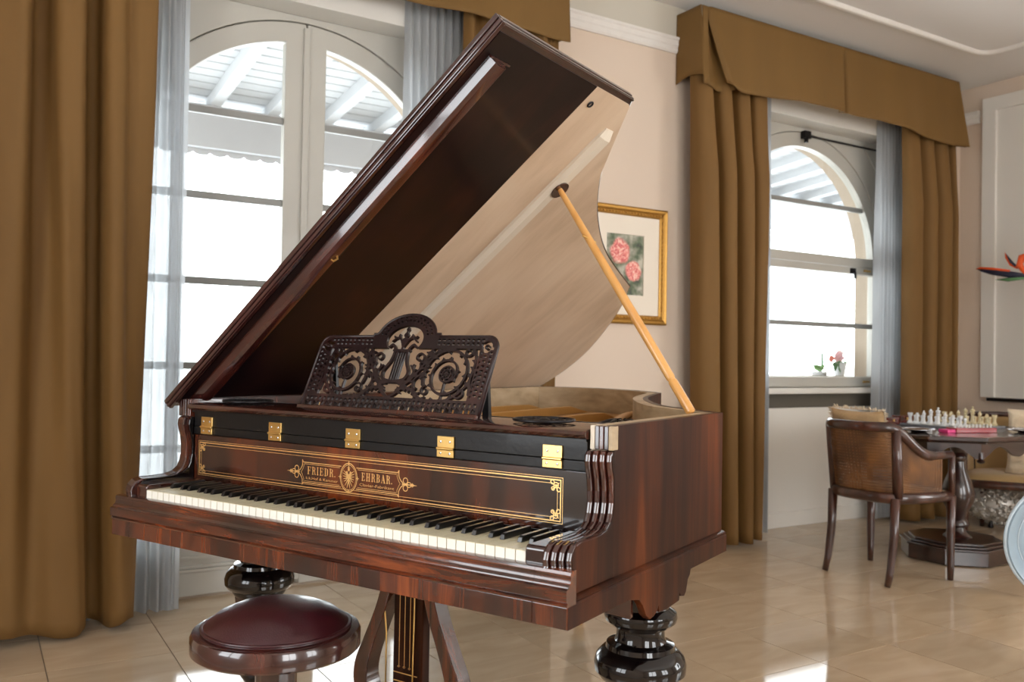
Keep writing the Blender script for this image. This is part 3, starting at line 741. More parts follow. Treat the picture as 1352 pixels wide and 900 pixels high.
# ------------------------------------------------------------------ curtains, sheers, pelmets
def hanging(name, mat, ctrl, ztop, zbot, ybase, nz=44, nx=None, solid=.004, sway=0.004, seed=1.0, hem=0.0, zmix=1.0, head=.5):
    """cloth hung in folds. ctrl: (x at top, x at foot, fold depth at top, fold depth at foot); depth is towards the room"""
    nx = nx or (len(ctrl) - 1) * 8
    rows = []
    for j in range(nz + 1):
        t = j / nz; z = ztop + (zbot - ztop) * t; e = t ** zmix
        g = head + (1 - head) * min(1, t / .28) ** 1.2           # gathered flatter under the pelmet
        c = [(a + (b - a) * e, ybase - (da + (db - da) * e) * g) for a, b, da, db in ctrl]
        cm = catmull(c, 8)
        row = []
        for i, (x, y) in enumerate(cm):
            n = mnoise.noise(Vector((i * .11 + seed * 7, z * 1.3, seed)))
            n2 = mnoise.noise(Vector((i * .12 + seed * 3, z * 2.1, seed + 5)))
            zz = z
            if hem: zz = z + hem * t ** 6 * mnoise.noise(Vector((i * .045, seed, 2.2)))
            row.append((x + n * sway, y + n2 * sway + n * sway * 1.5, zz))
        rows.append(row)
    w = len(rows[0]); mb = MB()
    mb.add([p for r in rows for p in r], [(j * w + i, j * w + i + 1, (j + 1) * w + i + 1, (j + 1) * w + i) for j in range(nz) for i in range(w - 1)])
    return mb.build(name, mat, smooth=True, solid=solid)
# left gold curtain (wide, continues beyond the frame)
ctl = [(-.42, -.40, .0, .0), (-.34, -.33, .13, .10), (-.24, -.25, .01, .0), (-.15, -.17, .13, .12), (-.06, -.08, .02, .02), (.02, 0, .10, .06), (.085, .06, .13, .13), (.152, .14, .13, .17), (.170, .21, .005, .12), (.222, .285, .0, .15),
       (.240, .36, .12, .15), (.285, .385, .145, .13), (.335, .40, .13, .10), (.352, .412, .005, .005), (.398, .455, .0, .0), (.415, .470, .11, .06), (.445, .49, .135, .12), (.482, .52, .12, .14), (.505, .545, .065, .13), (.56, .565, .06, .10), (.617, .575, .05, .05), (.613, .562, .0, .0)]
c = hanging('gold_curtain', 'gold_curtain', ctl, 3.05, .035, 3.855, nz=56, seed=1.3, hem=.03, zmix=1.6, sway=.004, head=.75)
tag(c, 'wide mustard gold curtain with deep folds beside the keyboard end', 'curtain')
ctl = [(2.03, 2.02, .05, .05), (2.06, 2.06, .12, .10), (2.12, 2.13, .01, .02), (2.19, 2.20, .12, .12), (2.26, 2.27, .01, .01), (2.34, 2.35, .12, .12), (2.41, 2.42, .01, .02), (2.48, 2.49, .12, .11), (2.55, 2.56, .03, .04), (2.60, 2.60, .05, .05)]
c = hanging('gold_curtain', 'gold_curtain', ctl, 3.05, .03, 3.85, seed=2.1, hem=.02)
tag(c, 'mustard gold curtain behind the raised piano lid', 'curtain')
ctl = [(3.545, 3.60, .0, .0), (3.55, 3.61, .08, .08), (3.585, 3.66, .12, .12), (3.635, 3.73, .13, .12), (3.665, 3.755, .02, .03), (3.705, 3.785, .0, .01), (3.725, 3.80, .11, .11), (3.79, 3.855, .13, .13), (3.825, 3.885, .02, .02), (3.86, 3.915, .0, .0),
       (3.88, 3.93, .11, .11), (3.945, 3.98, .13, .13), (3.97, 4.0, .03, .03), (4.0, 4.02, .02, .02), (4.02, 4.035, .10, .10), (4.09, 4.075, .125, .11), (4.135, 4.10, .08, .06), (4.14, 4.10, .0, .0)]
c = hanging('gold_curtain', 'gold_curtain', ctl, 3.05, .02, 3.84, seed=3.7, hem=.02)
tag(c, 'mustard gold curtain hanging beside the framed rose picture', 'curtain')
ctl = [(5.52, 5.52, .03, .03), (5.54, 5.54, .11, .10), (5.63, 5.62, .12, .12), (5.665, 5.66, .03, .03), (5.70, 5.69, .02, .03), (5.74, 5.73, .11, .12), (5.80, 5.79, .12, .12), (5.83, 5.82, .02, .03), (5.86, 5.86, .02, .02),
       (5.90, 5.90, .11, .11), (5.97, 5.97, .12, .12), (6.00, 6.00, .02, .03), (6.03, 6.03, .02, .02), (6.06, 6.06, .10, .10), (6.10, 6.10, .08, .08), (6.12, 6.12, .0, .0)]
c = hanging('gold_curtain', 'gold_curtain', ctl, 3.05, .02, 3.84, seed=4.9, hem=.02)
tag(c, 'mustard gold curtain in the corner behind the chess table', 'curtain')

def sheer(label, x0t, x1t, x0b, x1b, z0, z1, y, n, seed, d=.022):
    ctl = []
    for k in range(n + 1):
        t = k / n; w = (random.random() - .5) * .25 / n
        ctl.append((x0t + (x1t - x0t) * (t + w), x0b + (x1b - x0b) * (t + w), d if k % 2 else -d, (d if k % 2 else -d) * 1.3))
    o = hanging('sheer_curtain', 'sheer_voile', ctl, z0, z1, y, nz=30, seed=seed, sway=.004, solid=0)
    tag(o, label, 'sheer curtain'); return o
sh0 = sheer('white sheer curtain between the wide gold curtain and the arched door', .40, .755, .40, .765, 2.95, .015, 3.918, 14, 1.1)
ctl = [(.690, .695, .026, .026), (.705, .710, .014, .012), (.722, .728, .028, .028), (.740, .746, .016, .014), (.757, .767, .026, .026)]
hm = hanging('sheer_hem', 'sheer_voile', ctl, 2.95, .016, 3.918, nz=30, seed=6.6, sway=.003, solid=0); hm.parent = sh0
sheer('short pleated white sheer beside the arched door, above the piano lid', 1.765, 2.12, 1.78, 2.12, 2.95, .02, 3.918, 16, 2.2)
sheer('narrow white sheer strip between the picture-side gold curtain and the arched window', 4.10, 4.325, 4.10, 4.325, 2.95, .02, 3.918, 10, 3.3)
sheer('white sheer curtain between the arched window and the corner curtain', 5.40, 5.66, 5.37, 5.66, 2.95, .02, 3.918, 14, 4.4)
# gold tie-back edge piece on corner sheer is part of the curtain lining
def pelmet(label, x0, x1, zt, zb_mid, zb_end, yf, slit, flare=.05, seed=1.0, tail=False):
    """box pelmet: a smooth front drop with a pleat slit, side returns, optionally a pleat fallen open at its first end"""
    root = empty('pelmet', (x0, WALL_Y, 0)); tag(root, label, 'pelmet')
    yr = yf - WALL_Y; L = x1 - x0
    MB().box(.02, L - .02, yr + .03, -.004, zt - .045, zt - .01).build('pelmet_board', 'white_paint', root)
    def zbot(x):
        u = x / L
        return zb_mid + (zb_end - zb_mid) * (1 - math.cos(PI * min(1, abs(u - .5) * 2))) / 2
    def fr(u, v):
        xl = (.045 + .145 * v ** 1.25) if tail else 0.0
        x = xl + u * (L - xl)
        e1 = max(0, 1 - (L - x) / .12) ** 2; e0 = 0 if tail else max(0, 1 - x / .12) ** 2
        g = math.exp(-((x - slit) / (.004 + .009 * v)) ** 2)
        zb = zbot(x) + (.050 * math.exp(-((x - xl) / .07) ** 2) if tail else 0) - .006 * math.sin(x * 6.0 + seed)
        z = zt - (zt - zb) * v + .018 * v * g
        y = yr - flare * v * (.6 + .4 * e1) + .065 * g * min(1, v * 3) - .012 * v * math.sin(x * 7.5 + seed) - .006 * v * math.sin(x * 17 + seed * 2)
        if tail: y += .02 * math.exp(-((x - xl) / .02) ** 2)
        return (x + flare * v * (e1 - e0), y, z)
    MB().grid(fr, 300, 20).build('front_drop', 'gold_valance', root, smooth=True, solid=.005)
    for side in (0, 1):
        xs, k = (0, -1) if side == 0 else (L, 1)
        fl_ = .0 if (tail and side == 0) else flare
        def fs(u, v):
            z = zt - (zt - zb_end - (.06 if tail and side == 0 else 0)) * v + .025 * v * math.sin(u * PI)
            return (xs + k * fl_ * v * (.2 + .8 * u), (yr + .004) * u - .006 * (1 - u) - flare * .6 * v * u, z)
        MB().grid(fs, 14, 12).build('side_return', 'gold_valance', root, smooth=True, solid=.005)
    if tail:
        def lip(u, v): return (.004 + u * (.040 + .012 * v), yr - .022 * v + .012 * u * v, zt - .004 - (zt - zb_end - .012) * v + .02 * v * u)
        MB().grid(lip, 6, 12).build('pleat_edge', 'gold_valance', root, smooth=True, solid=.004)
        def ins(u, v):
            x = .030 + u * (.06 + .19 * v)
            return (x, yr + .050 - .030 * v - .020 * math.sin(u * PI * 2.2 + .4) * v, zt - .012 - (zt - zb_end - .040) * v - .022 * v * math.sin(u * PI))
        MB().grid(ins, 26, 12).build('pleat_insert', 'gold_valance', root, smooth=True, solid=.004)
    return root
pelmet('mustard gold box pelmet above the arched window', 3.535, 6.06, 3.150, 2.720, 2.675, 3.735, 1.255, flare=.05, seed=.4, tail=True)
pelmet('mustard gold box pelmet above the arched French door', -.42, 2.615, 3.16, 2.765, 2.755, 3.76, 1.3, flare=.015, seed=2.0)

# ------------------------------------------------------------------ picture
pic = empty('framed_picture', (3.165, WALL_Y - .002, 1.635))
tag(pic, 'gilt framed watercolour of pink roses hanging on the peach wall', 'picture')
hw, hh = .300, .335
fp = [(0, 0), (.0, -.028), (.008, -.034), (.020, -.030), (.030, -.022), (.045, -.026), (.052, -.018), (.052, 0)]
loops = []
mb = MB()
for o_, d_ in fp:
    loops.append([(-hw + o_, d_, -hh + o_), (hw - o_, d_, -hh + o_), (hw - o_, d_, hh - o_), (-hw + o_, d_, hh - o_)])
vs = [p for l in loops for p in l]; fs = []
for i in range(len(loops)):
    j = (i + 1) % len(loops)
    for k in range(4): fs.append((i * 4 + k, i * 4 + (k + 1) % 4, j * 4 + (k + 1) % 4, j * 4 + k))
mb.add(vs, fs); mb.build('frame', 'gilt_frame', pic)
mb = MB()
for s_ in (-1, 1):
    for k in range(24):
        mb.lathe([(0.002, -.006), (.007, 0), (.002, .006)], ((-hw + .037 + k * (2 * hw - .074) / 23), -.026, s_ * (hh - .037)), 6)
    for k in range(26):
        mb.lathe([(0.002, -.006), (.007, 0), (.002, .006)], (s_ * (hw - .037), -.026, -hh + .037 + k * (2 * hh - .074) / 25), 6)
b_ = mb.build('beading', 'gilt_frame', pic, smooth=True); b_['kind'] = 'stuff'
MB().ring([(-hw + .05, -hh + .05), (hw - .05, -hh + .05), (hw - .05, hh - .05), (-hw + .05, hh - .05)], [(-.135, -.17), (.135, -.17), (.135, .175), (-.135, .175)], 1, -.012, -.006).build('mat_board', 'mat_board', pic)
MB().box(-.137, .137, -.006, -.003, -.172, .177).build('painting', 'rose_watercolour', pic)

# ------------------------------------------------------------------ grand piano (local: x along the keyboard, y towards the tail, z up; treble front corner at 0,0)
BETA = 0.4401
piano = empty('grand_piano', (0.922, 1.294, 0), BETA - PI / 2)
tag(piano, 'antique rosewood grand piano with raised lid and fretwork music desk', 'piano')
W = 1.392; ZB = 0.611; H1 = 0.654; ZR = 0.9655; KV = 0.027; KZ = 0.735; KB = 0.712; KA = 0.1087
MIRX = lambda u: -W - u
# outline of the case, treble corner -> bent side -> tail -> spine
bent = catmull([(0, .825), (-.155, .945), (-.255, 1.035), (-.385, 1.235), (-.515, 1.50), (-.655, 1.93)], 8)
tail_c = catmull([(-.655, 1.93), (-.815, 2.075), (-1.05, 2.175), (-1.235, 2.175), (-W, 2.10)], 8)
def offset_in(path, d):
    out = []; n = len(path); P = [Vector(p) for p in path]
    for i in range(n):
        d0 = (P[i] - P[i - 1]).normalized() if i > 0 else (P[1] - P[0]).normalized()
        d1 = (P[i + 1] - P[i]).normalized() if i < n - 1 else d0
        n0 = Vector((-d0.y, d0.x)); n1 = Vector((-d1.y, d1.x)); b = n0 + n1
        b = b / max(.3, b.length_squared / 2)
        out.append((P[i].x + b.x * d, P[i].y + b.y * d))
    return out
ring_path = [(0, .20)] + bent + tail_c[1:] + [(-W, .20)]            # clockwise seen from above? treble side upward, so inside is on the left
R0 = offset_in(ring_path, .012); R1 = offset_in(ring_path, .030); R2 = offset_in(ring_path, .064)
def wall_strip(mb, A, B, z0, z1):
    n = len(A)
    vs = [(p[0], p[1], z0) for p in A] + [(p[0], p[1], z0) for p in B] + [(p[0], p[1], z1) for p in A] + [(p[0], p[1], z1) for p in B]
    fs = []
    for i in range(n - 1):
        j = i + 1
        fs += [(i, j, n + j, n + i), (2 * n + i, 3 * n + i, 3 * n + j, 2 * n + j), (i, 2 * n + i, 2 * n + j, j), (n + i, n + j, 3 * n + j, 3 * n + i)]
    fs += [(0, n, 3 * n, 2 * n), (n - 1, 3 * n - 1, 4 * n - 1, 2 * n - 1)]
    return mb.add(vs, fs)
wall_strip(MB(), R0, R1, .652, ZR).build('case_side', 'rosewood_side', piano, smooth=30)
wall_strip(MB(), R1[:-1] + [(R1[-1][0], 1.05)], R2[:-1] + [(R2[-1][0], 1.05)], .66, ZR - .0008).build('rim_lining', 'lining_wood', piano, smooth=30)
wall_strip(MB(), [(R1[-1][0], 1.0495), R1[-1]], [(R2[-1][0], 1.0495), R2[-1]], .66, ZR - .0008).build('spine_lining', 'rosewood_dark', piano)
# base band and bead running round the case
prof = [(-.0, ZB), (-.0, .650), (-.003, .654), (-.001, .658), (-.006, .662), (-.013, .664), (-.040, .664), (-.040, ZB)]
path = [(0, .001)] + bent + tail_c[1:] + [(-W, .001)]
MB().sweep([(o, z) for o, z in prof], path).build('base_band', 'rosewood_side', piano, smooth=25)
# bottom board
MB().prism([(-.03, .03), (-.03, .82)] + offset_in(bent + tail_c[1:], .04)[1:-1] + [(-W + .03, 2.06), (-W + .03, .03)], 2, ZB + .004, .655).build('bottom_board', 'rosewood_dark', piano)

# cheeks: side panel with the scrolled arm
arm = [(.030, .664), (.022, .690), (.030, .704), (.0335, .716), (.0315, .728), (.036, .742), (.048, .754), (.066, .7585), (.10, .7575), (.145, .759), (.172, .765), (.188, .776), (.196, .792), (.2005, .812), (.2005, .835),
       (.197, .860), (.191, .880), (.188, .895), (.190, .908), (.196, .916), (.196, .664)]
def cheek_profile(off, top=True):
    p = [(v - off, w) for v, w in arm[2:-1]]
    return p
for sgn in (0, 1):
    U = (lambda u: u) if sgn == 0 else MIRX
    # outer side panel
    poly = [(.012, .664)] + [(v, w) for v, w in arm[1:-1]] + [(.205, .918), (.205, .664)]
    a, b = sorted((U(-.0115), U(-.024)))
    MB().prism(poly, 0, a, b).build('cheek_panel', 'rosewood_side', piano, bevel=.0025)
    for k in range(4):
        off = .004 + .006 * k
        a, b = sorted((U(-.0125 - .0128 * k), U(-.0125 - .0128 * k - .0122)))
        pf = cheek_profile(off) + [(.235, .914), (.235, .700)]
        MB().prism(pf, 0, a, b).build('arm_reed', 'rosewood_dark', piano, bevel=.0042, bseg=3)
    # striped end grain where the lid rests
    for k in range(5):
        a, b = sorted((U(-.0115 - .0103 * k), U(-.0115 - .0103 * k - .0098)))
        MB().box(a, b, .190 + .0012 * (k % 2), .215, .917, ZR - .0004).build('lid_rest', ['lining_wood', 'lid_edge', 'rosewood_dark', 'lid_edge', 'batten_wood'][k] if sgn == 0 else 'rosewood_dark', piano, bevel=.0015)
    # key block beside the last key
    a, b = sorted((U(-.066), U(-KA - .0006)))
    MB().prism([(.026, .712), (.026, .742), (.032, .747), (.195, .747), (.195, .712)], 0, a, b).build('key_block', 'rosewood_dark', piano, bevel=.003)
    # inner arm face
    a, b = sorted((U(-.0638), U(-.069)))
    MB().prism([(v - .005, w) for v, w in arm[2:-1]] + [(.25, .914), (.25, .70)], 0, a, b).build('arm_inner', 'ebony_gloss', piano, bevel=.002)

# key slip and front fascia, in a long middle piece and two end pieces
fas = [(.03, ZB), (.0, ZB), (.0, .6515), (.03, .6515)]
slip = [(.03, .652), (-.002, .652), (-.0035, .6555), (.000, .659), (-.0055, .662), (-.0062, .683), (.001, .6855), (.0015, .688), (.0075, .693), (.0095, .700), (.0080, .7075), (.0105, .7125), (.016, .7145), (.0255, .7145), (.03, .7145)]
segs = [(-.0765, -.0005), (-W + .0765, -.0770), (-W + .0005, -W + .0760)]
for a, b in segs:
    MB().prism(fas, 0, a, b).build('front_fascia', 'rosewood_fascia', piano, bevel=.0016)
    MB().prism([(v, w) for v, w in slip], 0, a, b).build('key_slip', 'rosewood_slip', piano, smooth=28)
MB().box(-W + .07, -.07, .0262, .30, .66, .7105).build('key_frame', 'ebony_satin', piano)

# keys: 85 notes, A to A
wk = 1.175 / 50
def white_key_mesh():
    mb = MB(); g = .0009; c = .0012
    x0, x1 = g, wk - g
    mb.add([(x0, 0, KB), (x1, 0, KB), (x0, 0, KZ - c), (x1, 0, KZ - c), (x0, c, KZ), (x1, c, KZ), (x0, .172, KZ), (x1, .172, KZ), (x0, .172, KB), (x1, .172, KB)],
           [(0, 1, 3, 2)], 1)
    mb.add([(x0, 0, KZ - c), (x1, 0, KZ - c), (x0, c, KZ), (x1, c, KZ), (x0, .172, KZ), (x1, .172, KZ)], [(0, 1, 3, 2), (2, 3, 5, 4)], 0)
    mb.add([(x0, 0, KB), (x0, 0, KZ - c), (x0, c, KZ), (x0, .172, KZ), (x0, .172, KB), (x1, 0, KB), (x1, 0, KZ - c), (x1, c, KZ), (x1, .172, KZ), (x1, .172, KB)],
           [(0, 1, 2, 3, 4), (9, 8, 7, 6, 5), (3, 8, 9, 4)], 0)
    return mb.mesh('white_key', ['key_ivory', 'key_front'])
wmesh = white_key_mesh()
kb = MB().box(-W + KA, -KA, .188, .192, .715, .742).build('keyboard', 'ebony_satin', piano)
for i in range(50):
    o = bpy.data.objects.new('white_key', wmesh); COL.objects.link(o); o.parent = kb
    o.location = (-W + KA + i * wk, KV, 0)
bkm = None
names_w = 'ABCDEFG'
for i in range(49):
    n = names_w[i % 7]
    if n in 'BE': continue
    if bkm is None:
        x = .0054; vs = []
        rows = [(.0, KZ + .0003, x), (.0035, KZ + .0105, x * .86), (.009, KZ + .0128, x * .80), (.106, KZ + .0128, x * .80), (.106, KZ + .0003, x)]
        bmb = MB()
        top = [(.0, KZ + .0003, x), (.004, KZ + .0100, x * .84), (.010, KZ + .0126, x * .80), (.106, KZ + .0126, x * .80)]
        L_ = [(-w_, v, z) for v, z, w_ in top] + [(w_, v, z) for v, z, w_ in top] + [(-x, .106, KZ + .0003), (x, .106, KZ + .0003)]
        bmb.add(L_, [(0, 4, 5, 1), (1, 5, 6, 2), (2, 6, 7, 3), (0, 1, 2, 3, 8), (4, 9, 7, 6, 5), (3, 7, 9, 8), (0, 8, 9, 4)])
        bkm = bmb.mesh('black_key', 'key_ebony')
    o = bpy.data.objects.new('black_key', bkm); COL.objects.link(o); o.parent = kb
    dx = {'C': -.0022, 'D': .0022, 'F': -.003, 'G': 0, 'A': .003}[n]
    o.location = (-W + KA + (i + 1) * wk + dx, KV + .054, 0)
    md = o.modifiers.new('edge', 'BEVEL'); md.width = .0009; md.segments = 1; md.limit_method = 'ANGLE'

# nameboard with inlay, hinge strip, hinges, top rail
NB = .2005
nb = MB().box(-W + .071, -.071, NB, .222, .738, .868).build('nameboard', 'nameboard_wood', piano, bevel=.0015)
MB().box(-W + .071, -.071, NB - .004, .222, .869, .890).build('hinge_strip', 'ebony_satin', piano, bevel=.002)
MB().box(-W + .071, -.071, NB - .003, .222, .8905, .932).build('hinge_strip', 'ebony_satin', piano, bevel=.002)
rail = [(.36, .936), (.186, .936), (.179, .940), (.176, .946), (.179, .952), (.187, .9555), (.36, .9555)]
MB().prism(rail, 0, -W + .067, -.067).build('top_rail', 'rosewood_dark', piano, smooth=35)
MB().box(-W + .071, -.071, .190, .222, .930, .937).build('rail_groove', 'ebony_satin', piano)
hg = None
for u in (-1.262, -.988, -.714, -.431, -.152):
    if hg is None:
        mb = MB().box(-.0235, .0235, NB - .0075, NB - .003, .8925, .9185).box(-.0235, .0235, NB - .0085, NB - .004, .8715, .8885)
        mb.tube([(-.0235, NB - .0088, .8905), (.0235, NB - .0088, .8905)], .0036, 8)
        hg = mb.build('brass_hinge', 'brass', piano, bevel=.0008, loc=(u, 0, 0))
        sm = MB()
        for x in (-.013, .013): sm.lathe([(.0028, 0), (.0028, .0006), (.0015, .0012)], (0, 0, 0), 10); 
        scr = None
        for x, z in ((-.013, .880), (.013, .880), (-.013, .906), (.013, .906)):
            if scr is None:
                scr = MB().lathe([(.0030, 0), (.0030, .0008), (.0012, .0016)], (0, 0, 0), 10).build('screw', 'steel', hg, smooth=30, loc=(x, NB - .0075, z), rot=(PI / 2, 0, 0))
            else: share(scr, 'screw', hg, (x, NB - .0075 if z > .89 else NB - .0085, z))
        scr0 = list(hg.children)
    else:
        h2 = share(hg, 'brass_hinge', piano, (u, 0, 0))
        for c_ in scr0: share(c_, 'screw', h2)

GV = NB - .0004
def gold(fld, name='gold_inlay'):
    mb = MB(); fld.mesh_into(mb, 0, lambda x, y, n: (x, GV, y))
    o = mb.build(name, 'gold_inlay', nb); return o
def gold_rects(rs, name='gold_inlay'):
    mb = MB()
    for x0, x1, z0, z1 in rs: mb.add([(x0, GV, z0), (x1, GV, z0), (x1, GV, z1), (x0, GV, z1)], [(0, 1, 2, 3)])
    return mb.build(name, 'gold_inlay', nb)
gx0, gx1, gz0, gz1 = -1.303, -.129, .756, .852
def frame_rects(x0, x1, z0, z1, t): return [(x0, x1, z0, z0 + t), (x0, x1, z1 - t, z1), (x0, x0 + t, z0 + t, z1 - t), (x1 - t, x1, z0 + t, z1 - t)]
gold_rects(frame_rects(gx0, gx1, gz0, gz1, .0011) , 'border_line')
gold_rects(frame_rects(gx0 + .0042, gx1 - .0042, gz0 + .0042, gz1 - .0042, .0026), 'border_line')
i_ = .0125
gold_rects([(gx0 + .03, gx1 - .03, gz0 + i_, gz0 + i_ + .0011), (gx0 + .03, gx1 - .03, gz1 - i_ - .0011, gz1 - i_), (gx0 + i_, gx0 + i_ + .0011, gz0 + .026, gz1 - .026), (gx1 - i_ - .0011, gx1 - i_, gz0 + .026, gz1 - .026)], 'border_line')
fld = Field(-.004, .036, -.004, .036, .0005)     # corner knot
for (a, b, r) in ((.0165, .0165, .0055), (.0255, .0105, .0042), (.0105, .0255, .0042), (.024, .024, .0035)): fld.hoop(a, b, r, .0010)
fld.stroke([(.010, .012), (.016, .020), (.026, .026)], .0012).stroke([(.012, .028), (.018, .018), (.028, .012)], .0011).disc(.0165, .0165, .002)
for sx, sz, x, z in ((1, 1, gx0, gz0), (-1, 1, gx1, gz0), (1, -1, gx0, gz1), (-1, -1, gx1, gz1)):
    mb = MB(); fld.mesh_into(mb, 0, lambda a, b, n: (x + sx * a, GV - .0001, z + sz * b)); mb.build('corner_knot', 'gold_inlay', nb)
# cartouche
CX, CZ = -.731, .7985
fld = Field(-.235, .235, -.042, .042, .0006)
for sg in (-1, 1):
    q = lambda pts: [(sg * a, b) for a, b in pts]
    body = [(.030, .0265), (.158, .0265), (.160, .030)] 
    fld.stroke(q([(.026, .0255), (.156, .0255), (.160, .031)]), .0011)
    fld.stroke(q([(.026, -.0255), (.156, -.0255), (.160, -.031)]), .0011)
    fld.stroke(q([(.030, .0215), (.152, .0215)]), .0006).stroke(q([(.030, -.0215), (.152, -.0215)]), .0006)
    cv = [(.160, .031), (.160, .018), (.166, .008), (.174, .0), (.166, -.008), (.160, -.018), (.160, -.031)]
    fld.stroke(q(catmull(cv, 6)), .0011)
    fld.stroke(q([(.1545, .0215), (.1545, .016), (.160, .005), (.164, 0), (.160, -.005), (.1545, -.016), (.1545, -.0215)]), .0006)
    for a, b, r in ((.180, .0085, .0068), (.180, -.0085, .0068), (.191, .0, .0058)): fld.hoop(sg * a, b, r, .0010)
    fld.stroke(q([(.170, 0), (.200, 0)]), .0012).stroke(q([(.198, 0), (.206, 0)]), .0035, .0008).stroke(q([(.200, .0045), (.206, 0), (.200, -.0045)]), .0008)
    fld.stroke(q([(.206, 0), (.214, 0)]), .0012, .0004)
fld.hoop(0, 0, .0275, .0011, ry=.0345).hoop(0, 0, .0240, .0006, ry=.0305)
fld.stroke([(0, .033), (0, .041)], .0022, .0004).stroke([(0, -.033), (0, -.039)], .0020, .0004)
for sg in (-1, 1): fld.stroke([(sg * .026, 0), (sg * .034, 0)], .0012, .0006).stroke([(sg * .029, .004), (sg * .029, -.004)], .0008)
# double eagle crest
fld.disc(0, .019, .0035).stroke([(0, .022), (0, .027)], .0016).stroke([(-.004, .0235), (.004, .0235)], .0009)
for sg in (-1, 1):
    q = lambda pts: [(sg * a, b) for a, b in pts]
    fld.disc(sg * .0055, .0130, .0026).stroke(q([(.0055, .012), (.003, .007), (.002, .002)]), .0018).stroke(q([(.0075, .0135), (.0105, .0125)]), .0009)
    for a, b in ((.0165, .016), (.0185, .010), (.0185, .003), (.0170, -.004), (.0150, -.010)):
        fld.stroke(q([(.004, .002 + (b) * .25), (a * .62, b * .75), (a, b)]), .0014, .0007)
    fld.stroke(q([(.003, -.006), (.009, -.016), (.012, -.020)]), .0013, .0006).stroke(q([(.001, -.010), (.004, -.022), (.005, -.026)]), .0015, .0006)
fld.stroke([(0, .004), (0, -.012)], .0045, .0025)
mb = MB(); fld.mesh_into(mb, 0, lambda a, b, n: (CX + a, GV - .0001, CZ + b)); mb.build('cartouche', 'gold_inlay', nb)
# lettering: condensed slab-serif capitals
def glyph(ch):
    S, T = .075, .028            # stem and serif half-widths (unit height)
    v = lambda x: ([(x, .03), (x, .97)], S)
    sf = lambda x, z, w=.13: ([(x - w, z), (x + w, z)], T)
    G = {'F': ([v(.16), sf(.16, .03), ([(.02, .97), (.52, .97), (.52, .76)], T), ([(.16, .52), (.40, .52)], T), ([(.40, .64), (.40, .40)], T)], .58),
         'E': ([v(.16), ([(.02, .97), (.50, .97), (.50, .77)], T), ([(.02, .03), (.52, .03), (.52, .24)], T), ([(.16, .52), (.38, .52)], T), ([(.38, .64), (.38, .40)], T)], .60),
         'I': ([v(.15), sf(.15, .03), sf(.15, .97)], .32),
         'D': ([v(.16), ([(.02, .97), (.32, .97), (.46, .88)], T), ([(.02, .03), (.32, .03), (.46, .12)], T), ([(.46, .86), (.49, .70), (.49, .30), (.46, .14)], S)], .64),
         'R': ([v(.16), sf(.16, .03), ([(.02, .97), (.34, .97), (.44, .90)], T), ([(.44, .88), (.47, .76), (.44, .62)], S), ([(.44, .60), (.34, .53), (.16, .53)], T), ([(.34, .52), (.46, .40), (.48, .10), (.56, .03)], S * .85)], .64),
         'H': ([v(.15), v(.50), sf(.15, .03), sf(.15, .97), sf(.50, .03), sf(.50, .97), ([(.15, .51), (.50, .51)], T)], .68),
         'B': ([v(.16), ([(.02, .97), (.32, .97), (.43, .90)], T), ([(.43, .89), (.46, .77), (.42, .62)], S), ([(.42, .60), (.32, .53), (.16, .53)], T), ([(.32, .53), (.44, .44)], T), ([(.44, .43), (.48, .28), (.44, .12)], S), ([(.44, .12), (.32, .03), (.02, .03)], T)], .62),
         'A': ([([(.10, .03), (.30, .97)], T * 1.2), ([(.31, .97), (.50, .03)], S), sf(.10, .03, .10), sf(.50, .03, .13), ([(.17, .34), (.43, .34)], T)], .64),
         '.': ([([(.08, .07), (.081, .07)], .08)], .22), ' ': ([], .3)}
    return G[ch]
def lettering(txt, x0, x1, zc, h, name):
    tot = sum(glyph(c_)[1] for c_ in txt) + .12 * (len(txt) - 1)
    k = (x1 - x0) / tot
    f = Field(x0 - .002, x1 + .002, zc - h * .62, zc + h * .62, .00045)
    x = x0
    for c_ in txt:
        st, w = glyph(c_)
        for pts, hw_ in st: f.stroke([(x + a * k, zc - h / 2 + b * h) for a, b in pts], hw_ * min(k, h) * 1.0)
        x += (w + .12) * k
    mb = MB(); f.mesh_into(mb, 0, lambda a, b, n: (a, GV - .0002, b)); return mb.build(name, 'gold_inlay', nb)
lettering('FRIEDR.', CX - .142, CX - .043, CZ + .0062, .0190, 'maker_lettering')
lettering('EHRBAR.', CX + .042, CX + .141, CZ + .0062, .0190, 'maker_lettering')
def font_line(txt, x0, x1, z, h, name):
    cu = bpy.data.curves.new(name, 'FONT'); cu.body = txt; cu.size = 1.0; cu.resolution_u = 2
    t = bpy.data.objects.new(name, cu); COL.objects.link(t)
    dg = bpy.context.evaluated_depsgraph_get(); dg.update()
    me = bpy.data.meshes.new_from_object(t.evaluated_get(dg))
    bpy.data.objects.remove(t)
    xs_ = [v.co.x for v in me.vertices]; a, b = min(xs_), max(xs_)
    for v in me.vertices:
        v.co = Vector((x0 + (v.co.x - a) / (b - a) * (x1 - x0), GV - .0002, z + v.co.y * h))
    me.materials.clear(); me.materials.append(MATS['gold_inlay'])
    o = bpy.data.objects.new(name, me); COL.objects.link(o); o.parent = nb
font_line('k.k.Hof & Kammer', CX - .146, CX - .036, CZ - .0165, .0098, 'small_lettering')
font_line('Clavier-Fabrikant', CX + .036, CX + .146, CZ - .0165, .0098, 'small_lettering')

